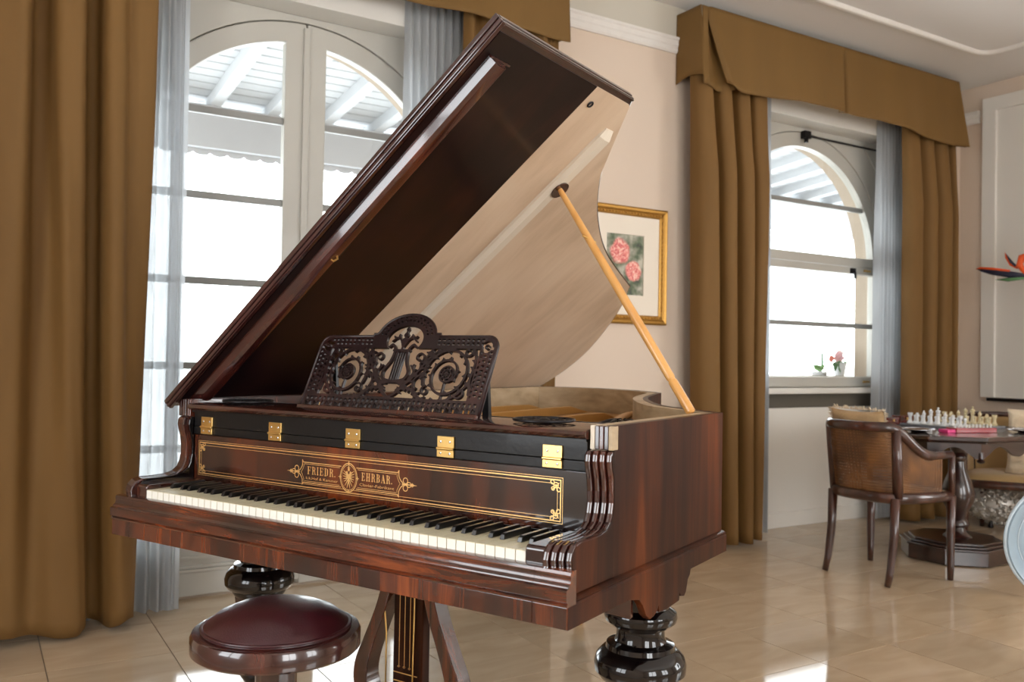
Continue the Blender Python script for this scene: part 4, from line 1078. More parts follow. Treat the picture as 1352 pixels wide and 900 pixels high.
# music desk: fretwork board leaning back
D0 = Vector((-.70, .282, .957)); LEAN = math.atan2(.088, .195)
DW, DH = .590, .212
h_ = .0016
fld = Field(-.305, .305, -.004, .285, h_)
X, Y = fld.X, fld.Y
crest = np.hypot(X / .094, (Y - .205) / .066) - 1            # arched crest
body = np.maximum(np.abs(X) - DW / 2, np.maximum(-Y, Y - DH))
rc = .032
corner = np.where((np.abs(X) > DW / 2 - rc) & (Y > DH - rc), np.hypot(np.abs(X) - (DW / 2 - rc), Y - (DH - rc)) - rc, body)
body = np.maximum(body, corner)
step = np.maximum(np.abs(X) - .110, np.maximum(-Y, Y - DH - .007))
shape = np.minimum(np.minimum(body, step), np.maximum(crest * .066, .15 - Y))
b1 = .040
inner = np.maximum(np.abs(X) - (DW / 2 - .048), np.maximum(.040 - Y, Y - (DH - .036)))
inn_crest = np.hypot(X / .060, (Y - .200) / .040) - 1
inner = np.minimum(inner, np.maximum(inn_crest * .040, .13 - Y))
frame_d = np.maximum(shape, -inner)
fld.d = frame_d.copy()
# lattice holes in the border
def hole(x, y, w, hh_): fld.cut(fld.rect(x - w, x + w, y - hh_, y + hh_))
nx = 37
for k in range(nx):
    x = -DW / 2 + .020 + k * (DW - .040) / (nx - 1)
    hole(x, .0285, .0042, .0048)
    hole(x - .0025, .0150, .0026, .0060); hole(x + .0035, .0115, .0026, .0055)
for k in range(34):
    x = -DW / 2 + .046 + k * (DW - .092) / 33
    if abs(x) > .112:
        hole(x, DH - .012, .0042, .0034); hole(x + .002, DH - .0235, .0042, .0034)
for sg in (-1, 1):
    for k in range(11):
        y = .050 + k * .0128
        hole(sg * (DW / 2 - .0135), y, .0040, .0040); hole(sg * (DW / 2 - .0290), y + .004, .0050, .0032); hole(sg * (DW / 2 - .0410), y, .0026, .0036)
    fld.cut(np.abs(np.hypot(np.abs(X) - (DW / 2 - .030), Y - (DH - .030)) - .011) - .0042)
for k in range(15):
    a = math.radians(12 + 156 * k / 14)
    for rr, w_ in ((.905, .0036), (.76, .0036)):
        fld.cut(np.hypot(X - .094 * rr * math.cos(a), Y - .205 - .066 * rr * math.sin(a)) - w_)
# scrollwork
def both(pts, w, w2=None):
    fld.stroke(pts, w, w2); fld.stroke([(-a, b) for a, b in pts], w, w2)
def leafy(pts, w, w2, n=7, size=.012, flip=1):
    both(pts, w, w2)
    for i in range(1, n):
        t = i / n * (len(pts) - 1); k = int(t); 
        p = Vector(pts[k]); d = (Vector(pts[min(k + 1, len(pts) - 1)]) - Vector(pts[max(k - 1, 0)])).normalized()
        for sd in ((1, -1) if flip == 0 else (flip,)):
            q = p + Vector((-d.y, d.x)) * sd * size + d * size * .7
            both([tuple(p), tuple(p + (q - p) * .6 + d * .002), tuple(q)], .0034, .0016)
cx_, cy_ = .165, .108
leafy(spiral(cx_, cy_, .072, .052, 205, -110, 34), .0034, .0032, 9, .009, -1)
leafy(spiral(cx_, cy_, .052, .034, -110, -300, 26), .0032, .0026, 6, .008, 1)
for r_, w_ in ((.0205, .0022), (.0125, .0018)): fld.hoop(cx_, cy_, r_, w_); fld.hoop(-cx_, cy_, r_, w_)
for sg in (-1, 1):
    fld.disc(sg * cx_, cy_, .0045)
    for k in range(8):
        a = 2 * PI * k / 8
        fld.stroke([(sg * cx_ + .004 * math.cos(a), cy_ + .004 * math.sin(a)), (sg * cx_ + .0215 * math.cos(a), cy_ + .0215 * math.sin(a))], .0014)
    fld.stroke([(sg * cx_, cy_ - .020), (sg * cx_, .042)], .0018)
leafy(catmull([(.012, .046), (.040, .066), (.072, .062), (.094, .046)], 8), .0034, .0028, 6, .010, 0)
leafy(catmull([(.022, .060), (.058, .090), (.086, .130), (.120, .168), (.172, .184)], 8), .0036, .0024, 9, .011, 0)
leafy(catmull([(.090, .046), (.130, .034), (.190, .042), (.232, .078), (.244, .120)], 8), .0036, .0026, 8, .010, 1)
leafy(catmull([(.246, .056), (.240, .100), (.242, .140), (.232, .174)], 6), .0030, .0022, 6, .009, 1)
leafy(catmull([(.106, .178), (.090, .150), (.098, .120), (.086, .095)], 6), .0032, .0024, 5, .010, 0)
both(catmull([(.085, .046), (.068, .085), (.090, .108)], 6), .0032, .0024)
leafy(spiral(cx_, cy_, .034, .022, -300, -430, 14), .0024, .0020, 3, .006, 1)
both(spiral(.066, .150, .017, .005, -60, 300, 20), .0026, .0022)
both(spiral(.218, .060, .016, .005, 200, 520, 20), .0026, .0022)
both(spiral(.214, .168, .014, .004, 20, -300, 20), .0026, .0022)
both(spiral(.112, .062, .014, .004, 100, 430, 20), .0026, .0022)
both(catmull([(.0, .040), (.022, .052), (.035, .075), (.020, .078)], 6), .0032, .0024)
# lyre in the middle
both(catmull([(.010, .084), (.034, .090), (.042, .110), (.026, .140), (.022, .170), (.034, .186), (.044, .180)], 7), .0042, .0032)
fld.stroke([(-.046, .083), (.046, .083)], .0040).stroke([(-.026, .170), (.026, .170)], .0032)
for x in (-.012, -.004, .004, .012): fld.stroke([(x, .086), (x, .170)], .0012)
leafy(catmull([(.0, .180), (.012, .200), (.026, .206), (.040, .196)], 6), .0032, .0022, 4, .009, 1)
fld.stroke([(0, .170), (0, .236)], .0036, .0018).disc(0, .214, .007).disc(0, .230, .0045)
leafy(catmull([(.050, .090), (.060, .110), (.046, .128)], 6), .0034, .0024, 4, .009, -1)
fld.d = np.maximum(fld.d, shape)
mb = MB()
fld.mesh_into(mb, .0085, lambda x, y, n: (x, n, y))
desk = mb.build('music_desk', 'desk_wood', piano, loc=tuple(D0), rot=(-LEAN, 0, 0))
MB().box(-DW / 2, DW / 2, -.010, .0005, -.0065, .0045).build('desk_ledge', 'rosewood_dark', desk, bevel=.002)
pts = [(p[0] * 1.0, p[1]) for p in [(-DW / 2 + .001, .0), (-DW / 2 + .001, DH - rc)]]
rim = arc(DW / 2 - rc, DH - rc, rc - .002, 0, 90, 6) + [(.112, DH - .002), (.110, DH + .005), (.098, DH + .005)] + [(.096 * math.cos(math.radians(a)), .205 + .068 * math.sin(math.radians(a))) for a in range(12, 169, 8)] + [(-.098, DH + .005), (-.110, DH + .005), (-.112, DH - .002)] + arc(-DW / 2 + rc, DH - rc, rc - .002, 90, 180, 6)
rim = [(DW / 2 - .002, .0)] + rim + [(-DW / 2 + .002, .0)]
MB().tube([(a, .002, b) for a, b in rim], .0042, 6).build('desk_moulding', 'desk_wood', desk, smooth=True)
# struts behind the desk
for x in (-.24, .262):
    MB().add([(x - .009, .012, .19 * .75), (x + .009, .012, .19 * .75), (x + .009, .115, -.058), (x - .009, .115, -.058), (x - .009, .020, .19 * .75), (x + .009, .020, .19 * .75), (x + .009, .135, -.055), (x - .009, .135, -.055)],
             [(0, 1, 2, 3), (7, 6, 5, 4), (0, 4, 5, 1), (1, 5, 6, 2), (2, 6, 7, 3), (3, 7, 4, 0)]).build('desk_strut', 'ebony_satin', desk)

# music shelf behind the rail, candle trays, small catch
MB().box(-W + .067, -.067, .361, .47, .915, .930).build('desk_shelf', 'ebony_satin', piano)
MB().box(-W + .067, -.067, .47, .482, .86, .948).build('action_rail', 'ebony_satin', piano, bevel=.002)
def tray(u, v):
    mb = MB()
    for r, t in ((.066, .0035), (.046, .0028), (.022, .0028)): mb.tube([(r * math.cos(a * PI / 16), r * math.sin(a * PI / 16), .006 if r < .06 else .008) for a in range(32)], t, 6, closed=True)
    for k in range(12):
        a = 2 * PI * k / 12
        mb.tube([(.022 * math.cos(a), .022 * math.sin(a), .006), (.034 * math.cos(a + .25), .034 * math.sin(a + .25), .007), (.046 * math.cos(a), .046 * math.sin(a), .006)], .0022, 6)
        a += PI / 12
        mb.tube([(.046 * math.cos(a), .046 * math.sin(a), .006), (.056 * math.cos(a + .2), .056 * math.sin(a + .2), .0075), (.066 * math.cos(a), .066 * math.sin(a), .007)], .0022, 6)
    mb.lathe([(.012, .0), (.020, .004), (.012, .009), (.006, .012)], (0, 0, 0), 12)
    return mb.build('candle_tray', 'iron_dark', piano, smooth=True, loc=(u, v, .9565))
tray(-.215, .262); tray(-1.175, .262)
MB().box(-1.012, -.992, .345, .357, .9556, .972).lathe([(.004, 0), (.004, .006), (.002, .010)], (-1.002, .351, .972), 8).build('desk_catch', 'brass', piano, bevel=.001)

# soundboard, iron plate, struts, strings, inner details
inn = offset_in(ring_path, .066)
MB().prism([(-.066, .49), (-.066, .80)] + [(p[0], p[1]) for p in inn[2:-1]] + [(-W + .066, .49)], 2, .80, .812).build('soundboard', 'honey_wood', piano)
pl_pts = [(-.09, .49), (-.09, .80)] + offset_in(bent + tail_c[1:], .085)[2:-2] + [(-W + .09, 2.0), (-W + .09, .49)]
MB().prism(pl_pts, 2, .845, .862).build('iron_plate', 'gold_plate', piano, bevel=.003)
for (a, b, c_, d_) in ((-.50, .49, -.48, 1.25), (-.72, .49, -.78, 1.75), (-.98, .49, -1.08, 2.05), (-1.2, .49, -1.27, 2.02)):
    mb = MB(); n = 10; vs = []; fs = []
    dv = Vector((c_ - a, d_ - b)).normalized(); nv = Vector((-dv.y, dv.x)) * .010
    for i in range(n + 1):
        t = i / n; x, y = a + (c_ - a) * t, b + (d_ - b) * t; z = .866 + .030 * min(1, 10 * t * (1 - t))
        vs += [(x - nv.x, y - nv.y, .858), (x + nv.x, y + nv.y, .858), (x + nv.x * .8, y + nv.y * .8, z), (x - nv.x * .8, y - nv.y * .8, z)]
    for i in range(n): fs += [(i * 4 + k, i * 4 + (k + 1) % 4, i * 4 + 4 + (k + 1) % 4, i * 4 + 4 + k) for k in range(4)]
    fs += [(0, 1, 2, 3), (n * 4 + 3, n * 4 + 2, n * 4 + 1, n * 4)]
    mb.add(vs, fs); mb.build('plate_strut', 'gold_plate', piano, bevel=.003)
# raised plate flange along the bent side with its dark casting window
fl = offset_in(bent, .12)
mb = MB(); n = len(fl)
for k in range(2): pass
mb.tube([(p[0], p[1], .872 + .010 * math.sin(i * .22)) for i, p in enumerate(fl)], .014, 8, flat=(1.6, .8)); mb.build('plate_flange', 'gold_plate', piano, smooth=True)
mb = MB()
for k in range(9):
    a = k / 9 * 2 * PI
    mb.tube([(-.40 + .02 * math.cos(a + j * .5) + .075 * math.cos(a) * (j / 5), 1.02 + .02 * math.sin(a + j * .5) + .075 * math.sin(a) * (j / 5), .915 - .004 * j) for j in range(6)], [.006 + .002 * j for j in range(6)], 6)
mb.tube([(-.40 + .098 * math.cos(a * PI / 12), 1.02 + .098 * math.sin(a * PI / 12), .894) for a in range(24)], .008, 6, closed=True)
mb.build('plate_ornament', 'iron_dark', piano, smooth=True)
mb = MB()
for k in range(70):
    t = k / 69; x = -.12 - t * 1.13
    ye = .80 + (2.0 - .80) * min(1, t * 1.35) ** .8
    mb.box(x - .0006, x + .0006, .53, min(ye, 2.0) - .02, .8635, .8647)
s_ = mb.build('strings', 'steel', piano); s_['kind'] = 'stuff'
MB().box(-W + .068, -.068, .483, .53, .855, .900).build('pin_block', 'ebony_satin', piano, bevel=.003)
MB().tube([(-.40, 1.165, .86), (-.40, 1.165, .965)], .005, 8).box(-.412, -.388, 1.155, 1.178, .885, .90).build('rim_catch', 'brass', piano)

# lid
LA = math.radians(38.277)
lid_pts = [(0, 0), (1.422, 0), (1.422, .660)]
lb = catmull([(1.422, .660), (1.24, .798), (1.146, .883), (1.011, 1.079), (.88, 1.35), (.743, 1.772)], 8)
lt = catmull([(.743, 1.772), (.57, 1.923), (.33, 2.035), (.154, 2.034), (0, 1.953)], 8)
LO = lid_pts[:2] + lb + lt[1:]
lid = MB().prism(LO, 2, .0015, .021).build('lid', 'lid_edge', piano, bevel=.003, loc=(-1.40, .17, .941), rot=(0, -LA, 0))
def clip_v(poly, v0, keep_low):
    out = []
    n = len(poly)
    for i in range(n):
        a, b = poly[i], poly[(i + 1) % n]
        ia = (a[1] < v0) == keep_low; ib = (b[1] < v0) == keep_low
        if ia: out.append(a)
        if ia != ib:
            t = (v0 - a[1]) / (b[1] - a[1]); out.append((a[0] + t * (b[0] - a[0]), v0))
    return out
ins = [(min(max(p[0], .012), 1.412), max(p[1], .012)) for p in LO]
cen = Vector((.6, .8))
ins = [(p[0] + (cen.x - p[0]) * .012, p[1] + (cen.y - p[1]) * .010) for p in ins]
dark = clip_v(ins, .472, True); pale = clip_v(ins, .4725, False)
MB().prism(dark, 2, -.0012, .0014).build('dark_veneer', 'lid_veneer', lid)
MB().prism(pale, 2, -.0008, .0014).build('pale_panel', 'pale_wood', lid)
# moulded front edge: three stepped strips
for k, (v0, v1, n0, n1) in enumerate(((-.006, .003, .0100, .0230), (-.0035, .008, -.0010, .0095), (.0, .012, -.0050, -.0014))):
    MB().box(-.001, 1.425, v0, v1, n0, n1).build('edge_moulding', 'lid_edge', lid, bevel=.0025, bseg=2)
    MB().box(1.415, 1.4255 - .002 * k, .005, .660, n0 if k < 2 else -.004, n1 if k < 2 else -.0014).build('edge_moulding', 'lid_edge', lid, bevel=.002)
MB().prism([(.045, -.001), (.052, -.022), (.060, -.029), (.074, -.031), (.088, -.028), (.098, -.018), (.106, -.001)], 0, .030, 1.342).build('lid_lip', 'lip_rosewood', lid, smooth=25)
MB().box(1.3425, 1.3475, .042, .118, -.010, .0).build('lip_end_block', 'lid_edge', lid)
mb = MB()
bt = [(.0, -.0008), (.0, -.010), (.012, -.021), (.045, -.021), (.057, -.010), (.057, -.0008)]
vs = [(.10, .655 + a, b) for a, b in bt] + [(1.285, .655 + a, b) for a, b in bt] + [(1.312, .655 + .0285 + (a - .0285) * .75, -.0008 + (b + .0008) * .25) for a, b in bt]
n = len(bt)
mb.add(vs, [tuple(range(n))] + [(i, (i + 1) % n, n + (i + 1) % n, n + i) for i in range(n)] + [(n + i, n + (i + 1) % n, 2 * n + (i + 1) % n, 2 * n + i) for i in range(n)] + [tuple(2 * n + i for i in range(n))])
mb.build('batten', 'batten_wood', lid)
MB().lathe([(.030, -.004), (.030, .0), (.018, .0)], (1.085, .690, -.0215), 20).build('prop_socket', 'rosewood_dark', lid, smooth=30)
MB().box(.652, .720, .116, .128, -.0025, -.0008).build('lock_plate', 'iron_dark', lid)
MB().tube([(.684, .068, -.031), (.684, .074, -.036), (.694, .080, -.036), (.700, .076, -.031)], .0028, 6).build('lock_hook', 'brass', lid)
MB().tube([(1.352 + .008 * math.cos(a * PI / 8), .505 + .008 * math.sin(a * PI / 8), -.004) for a in range(16)], .0025, 6, closed=True).build('ring_pull', 'iron_dark', lid)
MB().box(.022, .030, .19, .66, -.018, -.0012).build('hinge_lath', 'ebony_gloss', lid, bevel=.002)
for v in (.45, 1.25, 1.83):
    MB().tube([(.006, v - .03, -.006), (.006, v + .03, -.006)], .006, 8).box(.006, .040, v - .03, v + .03, -.0035, -.001).build('lid_hinge', 'iron_dark', lid)

# lid prop
A = Vector((-.068, .745, ZR - .001)); B = Vector((-1.40 + 1.088 * math.cos(LA) , .17 + .685, .941 + 1.088 * math.sin(LA))) + Vector((math.sin(LA), 0, -math.cos(LA))) * .020
Lp = (B - A).length
prof = [(.0085, 0), (.0125, .004), (.0128, .03), (.0122, .098), (.0095, .104), (.0120, .110), (.0128, .30), (.0118, .50), (.0100, .66), (.0085, Lp - .02), (.0070, Lp)]
prop = MB().lathe(prof, (0, 0, 0), 20).build('lid_prop', 'honey_wood', piano, smooth=40)
prop.location = A; prop.rotation_mode = 'QUATERNION'; prop.rotation_quaternion = (B - A).to_track_quat('Z', 'Y')
MB().tube([(-.022, 0, .585), (.026, .004, .600)], .003, 6).build('prop_pin', 'brass', prop)

# legs with brackets
prof = [(.030, .055), (.034, .075), (.028, .095), (.040, .108), (.052, .128), (.052, .142), (.040, .158), (.034, .168), (.050, .185), (.058, .200)]
bulb = [(.074, .368), (.080, .378), (.080, .384), (.094, .390), (.1025, .402), (.1035, .420), (.098, .436), (.086, .448), (.078, .452), (.076, .462), (.0585, .468), (.0545, .478), (.0540, .496), (.060, .502), (.0715, .506), (.080, .514), (.0825, .524), (.080, .534), (.070, .541), (.064, .545), (.064, .615)]
def leg(u, v):
    lg = MB().lathe(bulb, (0, 0, 0), 40).build('leg', 'ebony_gloss', piano, smooth=32, loc=(u, v, 0))
    MB().lathe([(.056, .198), (.060, .205), (.072, .345), (.075, .368)], (0, 0, 0), sides=8).build('leg_shaft', 'rosewood_dark', lg, bevel=.002)
    MB().lathe(prof, (0, 0, 0), 32).build('leg_foot', 'ebony_gloss', lg, smooth=32)
    MB().lathe([(.012, .045), (.026, .047), (.030, .056), (.024, .066)], (0, 0, 0), 20).build('caster_cup', 'brass', lg, smooth=30)
    MB().tube([(-.011, .008, .026), (.011, .008, .026)], .026, 20).build('caster_wheel', 'brass', lg, smooth=30)
    return lg
leg(-.065, .45); leg(-W + .065, .45); leg(-.98, 1.83)
brk = [(.235, ZB + .003), (.300, .600), (.318, .585), (.335, .560), (.356, .547), (.376, .549), (.392, .556), (.400, .565), (.404, .552), (.440, .548), (.515, .552), (.518, .568), (.524, .560), (.545, .556), (.556, .564), (.566, .590), (.578, .598), (.584, .612), (.590, ZB + .003)]
MB().prism(brk, 0, -.016, .0).build('leg_bracket', 'rosewood_side', piano, bevel=.003)
MB().prism(brk, 0, -W, -W + .016).build('leg_bracket', 'rosewood_side', piano, bevel=.003)
MB().prism([(-.16, .565), (-.10, .560), (-.02, .556), (-.02, .61), (-.2, .61)], 1, .30, .315).build('leg_bracket', 'rosewood_dark', piano, bevel=.003)
MB().prism([(-W + .16, .565), (-W + .10, .560), (-W + .02, .556), (-W + .02, .61), (-W + .2, .61)], 1, .30, .315).build('leg_bracket', 'rosewood_dark', piano, bevel=.003)

# pedal lyre
ly = MB().box(-.049, .049, -.016, .016, .11, .612).build('pedal_lyre', 'rosewood_side', piano, bevel=.003, loc=(-.712, .43, 0))
for sg in (-1, 1):
    o_ = catmull([(.060, .612), (.078, .52), (.105, .43), (.145, .34), (.176, .27), (.180, .21), (.150, .155), (.095, .125)], 6)
    i2 = catmull([(.026, .612), (.046, .52), (.070, .43), (.106, .34), (.130, .27), (.132, .225), (.110, .185), (.070, .160)], 6)
    MB().ring([(sg * a, b) for a, b in o_], [(sg * a, b) for a, b in i2], 1, -.026, .026, closed=False).build('lyre_arm', 'rosewood_fascia', ly, bevel=.003)
MB().box(-.115, .115, -.06, .06, .085, .125).box(-.085, .085, -.045, .045, .125, .14).build('pedal_box', 'rosewood_dark', ly, bevel=.004)
MB().lathe([(.030, 0), (.075, .018), (.085, .04), (.070, .06), (.052, .075)], (0, 0, .14), 24).build('lyre_boss', 'rosewood_dark', ly, smooth=35)
for x in (-.028, -.010, .008):
    MB().box(x - .0009, x + .0009, -.0168, -.0158, .282, .612).lathe([(.0005, -.004), (.0045, 0), (.0005, .004)], (x, -.0166, .280), 10).build('inlay_line', 'gold_inlay', ly)
MB().box(-.046, .034, -.0168, -.0158, .262, .2645).box(-.046, .034, -.0168, -.0158, .240, .2425).build('inlay_line', 'gold_inlay', ly)
MB().tube([(-.088, -.02, .612), (-.083, -.022, .48), (-.070, -.02, .36), (-.070, -.02, .09)], .0022, 8).build('pedal_rod', 'brass', ly, smooth=True)
MB().tube([(.022, -.020, .612), (.026, -.022, .45), (.022, -.02, .30), (.022, -.02, .09)], .0022, 8).build('pedal_rod', 'brass', ly, smooth=True)
for x in (-.06, .05):
    MB().tube([(x, -.04, .075), (x, -.09, .070), (x, -.15, .052), (x, -.17, .045)], [.008, .009, .013, .010], 10, flat=(1.3, .7)).build('pedal', 'brass', ly, smooth=True)

# ------------------------------------------------------------------ piano stool
st = empty('piano_stool', (.585, 1.915, 0), .3)
tag(st, 'round piano stool with domed burgundy leather seat', 'stool')
MB().lathe([(.150, .455), (.176, .457), (.181, .462), (.181, .492), (.177, .500), (.160, .503), (.10, .503)], (0, 0, 0), 64).build('seat_ring', 'mahogany_stool', st, smooth=35)
MB().lathe([(.158, .499), (.159, .505), (.152, .512), (.128, .532), (.095, .546), (.055, .553), (.0005, .555)], (0, 0, 0), 64).build('seat_cushion', 'burgundy_leather', st, smooth=60)
MB().lathe([(.157, .5035), (.1605, .5055), (.1615, .5085), (.158, .511), (.152, .510)], (0, 0, 0), 64).build('piping', 'burgundy_leather', st, smooth=True)
MB().lathe([(.06, .440), (.075, .445), (.075, .456)], (0, 0, 0), 32).build('collar', 'mahogany_stool', st, smooth=35)
MB().lathe([(.048, .10), (.056, .14), (.046, .18), (.044, .30), (.045, .442)], (0, 0, 0), sides=14).build('column', 'mahogany_stool', st, smooth=10)
for k in range(3):
    a = k * 2 * PI / 3 + .5
    MB().tube([(.03 * math.cos(a), .03 * math.sin(a), .16), (.10 * math.cos(a), .10 * math.sin(a), .13), (.17 * math.cos(a), .17 * math.sin(a), .06), (.215 * math.cos(a), .215 * math.sin(a), .016)], [.026, .026, .022, .016], 10).build('leg', 'mahogany_stool', st, smooth=True)

# ------------------------------------------------------------------ barrel chairs
def with_uv(o, nu, nv):
    me = o.data; uvl = me.uv_layers.new(name='UVMap')
    for p in me.polygons:
        for li in p.loop_indices:
            vi = me.loops[li].vertex_index
            uvl.data[li].uv = ((vi % (nu + 1)) / nu * o['_su'], (vi // (nu + 1)) / nv * o['_sv'])
    return o
def barrel_chair(name, loc, rz, cane, label, hb=.785, ha=.64, hs=.43, w=.245, d=.30):
    """local: faces +x; back at -x"""
    r = empty(name, loc, rz); tag(r, label, 'chair')
    wood_ = 'walnut_chair'
    # plan curve of back and arms: front right arm (-y side) round the back to the front left arm
    def plan(t, z=0.0, lean=0.0):
        # t 0..1 ; superellipse half
        a = PI * (t - .5)                     # -90..90 deg, 0 = middle of the back
        cx = .20
        ex = abs(math.cos(a)) ** .55; ey = (1 if math.sin(a) > 0 else -1) * abs(math.sin(a)) ** .62
        x = cx - (.41 + lean) * ex * 1.0
        y = w * 1.0 * ey * (1 + .06 * lean / .05 if lean else 1)
        return x, y
    def top_z(t):
        k = abs(t - .5) * 2
        s_ = max(0, min(1, (k - .38) / .52)); s_ = s_ * s_ * (3 - 2 * s_)
        return hb + (ha - hb) * s_
    n = 48
    rail = [(*plan(i / n, lean=.07 * (1 - abs(i / n - .5) * 2)), top_z(i / n)) for i in range(n + 1)]
    MB().tube(rail, [.024 if 2 < i < n - 2 else .019 for i in range(n + 1)], 10, flat=(.8, 1.05)).build('top_rail', wood_, r, smooth=True)
    low = [(*plan(i / n), hs) for i in range(n + 1)]
    front = [(.20, w, hs), (.225, w * .6, hs), (.232, 0, hs), (.225, -w * .6, hs), (.20, -w, hs)]
    MB().tube(low + front[1:-1], .024, 8, closed=True, flat=(.75, 1.15)).build('seat_rail', wood_, r, smooth=True)
    def post(t, nm='back_post', rad=.025):
        a = plan(t, lean=.07 * (1 - abs(t - .5) * 2)); b = plan(t)
        MB().tube([(b[0], b[1], hs), ((a[0] + b[0]) / 2, (a[1] + b[1]) / 2, (hs + top_z(t)) / 2), (a[0], a[1], top_z(t))], rad, 8).build(nm, wood_, r, smooth=True)
    for t in (.265, .735): post(t)
    for t in (.0, 1.0): post(t, 'arm_post', .017)
    for (t0, t1) in ((.015, .255), (.275, .725), (.745, .985)):
        nu, nv = 24, 12
        def fp(u, v):
            t = t0 + (t1 - t0) * u
            a = plan(t, lean=.07 * (1 - abs(t - .5) * 2)); b = plan(t)
            z0, z1 = hs + .02, top_z(t) - .014
            return (b[0] + (a[0] - b[0]) * v, b[1] + (a[1] - b[1]) * v, z0 + (z1 - z0) * v)
        if cane:
            o = MB().grid(fp, nu, nv).build('cane_panel', 'woven_cane', r, smooth=True)
            o['_su'] = (t1 - t0) * 1.45; o['_sv'] = .27; with_uv(o, nu, nv); del o['_su']; del o['_sv']
        else:
            MB().grid(fp, nu, nv).build('back_pad', 'beige_upholstery', r, smooth=True, solid=.045)
    sp = 'beige_upholstery'
    pts = [(x * .93 + .01, y * .93) for x, y, z in low] + [(x - .01, y * .93) for x, y, z in front[1:-1]]
    mb = MB()
    cxm = sum(p[0] for p in pts) / len(pts)
    lev = [(1.0, hs + .005), (1.03, hs + .03), (1.0, hs + .055), (.9, hs + .068), (.5, hs + .078)] if not cane else [(1.0, hs + .01), (1.0, hs + .02), (.9, hs + .03)]
    m_ = len(pts); vs = []; fs = []
    for k, z in lev: vs += [(cxm + (p[0] - cxm) * k, p[1] * k, z) for p in pts]
    for i in range(len(lev) - 1):
        for q in range(m_): fs.append((i * m_ + q, i * m_ + (q + 1) % m_, (i + 1) * m_ + (q + 1) % m_, (i + 1) * m_ + q))
    fs += [tuple(range(m_)), tuple((len(lev) - 1) * m_ + q for q in range(m_))]
    mb.add(vs, fs); mb.build('seat', sp, r, smooth=50)
    for (x, y, kx, ky) in ((-.165, .19, -.055, .0), (-.165, -.19, -.055, .0), (.205, w - .005, .0, 0), (.205, -w + .005, .0, 0)):
        MB().tube([(x, y, hs), (x + kx * .15, y, hs * .55), (x + kx * .6, y + ky, hs * .18), (x + kx, y + ky, .002)], [.024, .021, .018, .015], 8).build('leg', wood_, r, smooth=True)
    return r
barrel_chair('cane_armchair', (4.09, 2.912, 0), -.03, True, 'dark wood barrel armchair with woven cane back beside the chess table')

def cushion(name, mat, loc, size, rot, label, cat='cushion', fringe=None, puff=1.0):
    r = empty(name, loc); r.rotation_euler = rot; tag(r, label, cat)
    sx, sy, sz = size
    def f(sign):
        def g(u, v):
            a, b = u * 2 - 1, v * 2 - 1
            k = max(0, (1 - a ** 4) * (1 - b ** 4)) ** .5
            e = 1 - .07 * (1 - abs(a)) * abs(b) ** 3 - .0
            x = a * sx * (1 - .08 * (1 - b * b) * abs(a) ** 6); y = b * sy * (1 - .08 * (1 - a * a) * abs(b) ** 6)
            n_ = mnoise.noise(Vector((a * 2.5 + loc[0], b * 2.5 + loc[1], sign))) * .18
            return (x, y, sign * sz * k * (1 + n_) * puff)
        return g
    MB().grid(f(1), 24, 24).grid(f(-1), 24, 24).build('cushion_body', mat, r, smooth=True)
    if fringe:
        mb = MB()
        per = [(-1, -1, 1, -1), (1, -1, 1, 1), (1, 1, -1, 1), (-1, 1, -1, -1)]
        for (a, b, c_, d_) in per:
            for k in range(34):
                t = k / 34; x = (a + (c_ - a) * t) * sx; y = (b + (d_ - b) * t) * sy
                dx, dy = (d_ - b) / 2, -(c_ - a) / 2
                j = random.uniform(-.008, .008)
                mb.tube([(x, y, 0), (x + dx * .014 + j, y + dy * .014 + j, random.uniform(-.006, .006))], [.005, .002], 5)
        q = mb.build('fringe', fringe, r); q['kind'] = 'stuff'
    return r
cushion('plush_cushion', 'plush_tan', (3.955, 2.955, .715), (.150, .165, .042), (0, math.radians(-104), -.04), 'tan fringed plush cushion leaning inside the cane armchair', fringe='plush_cream')

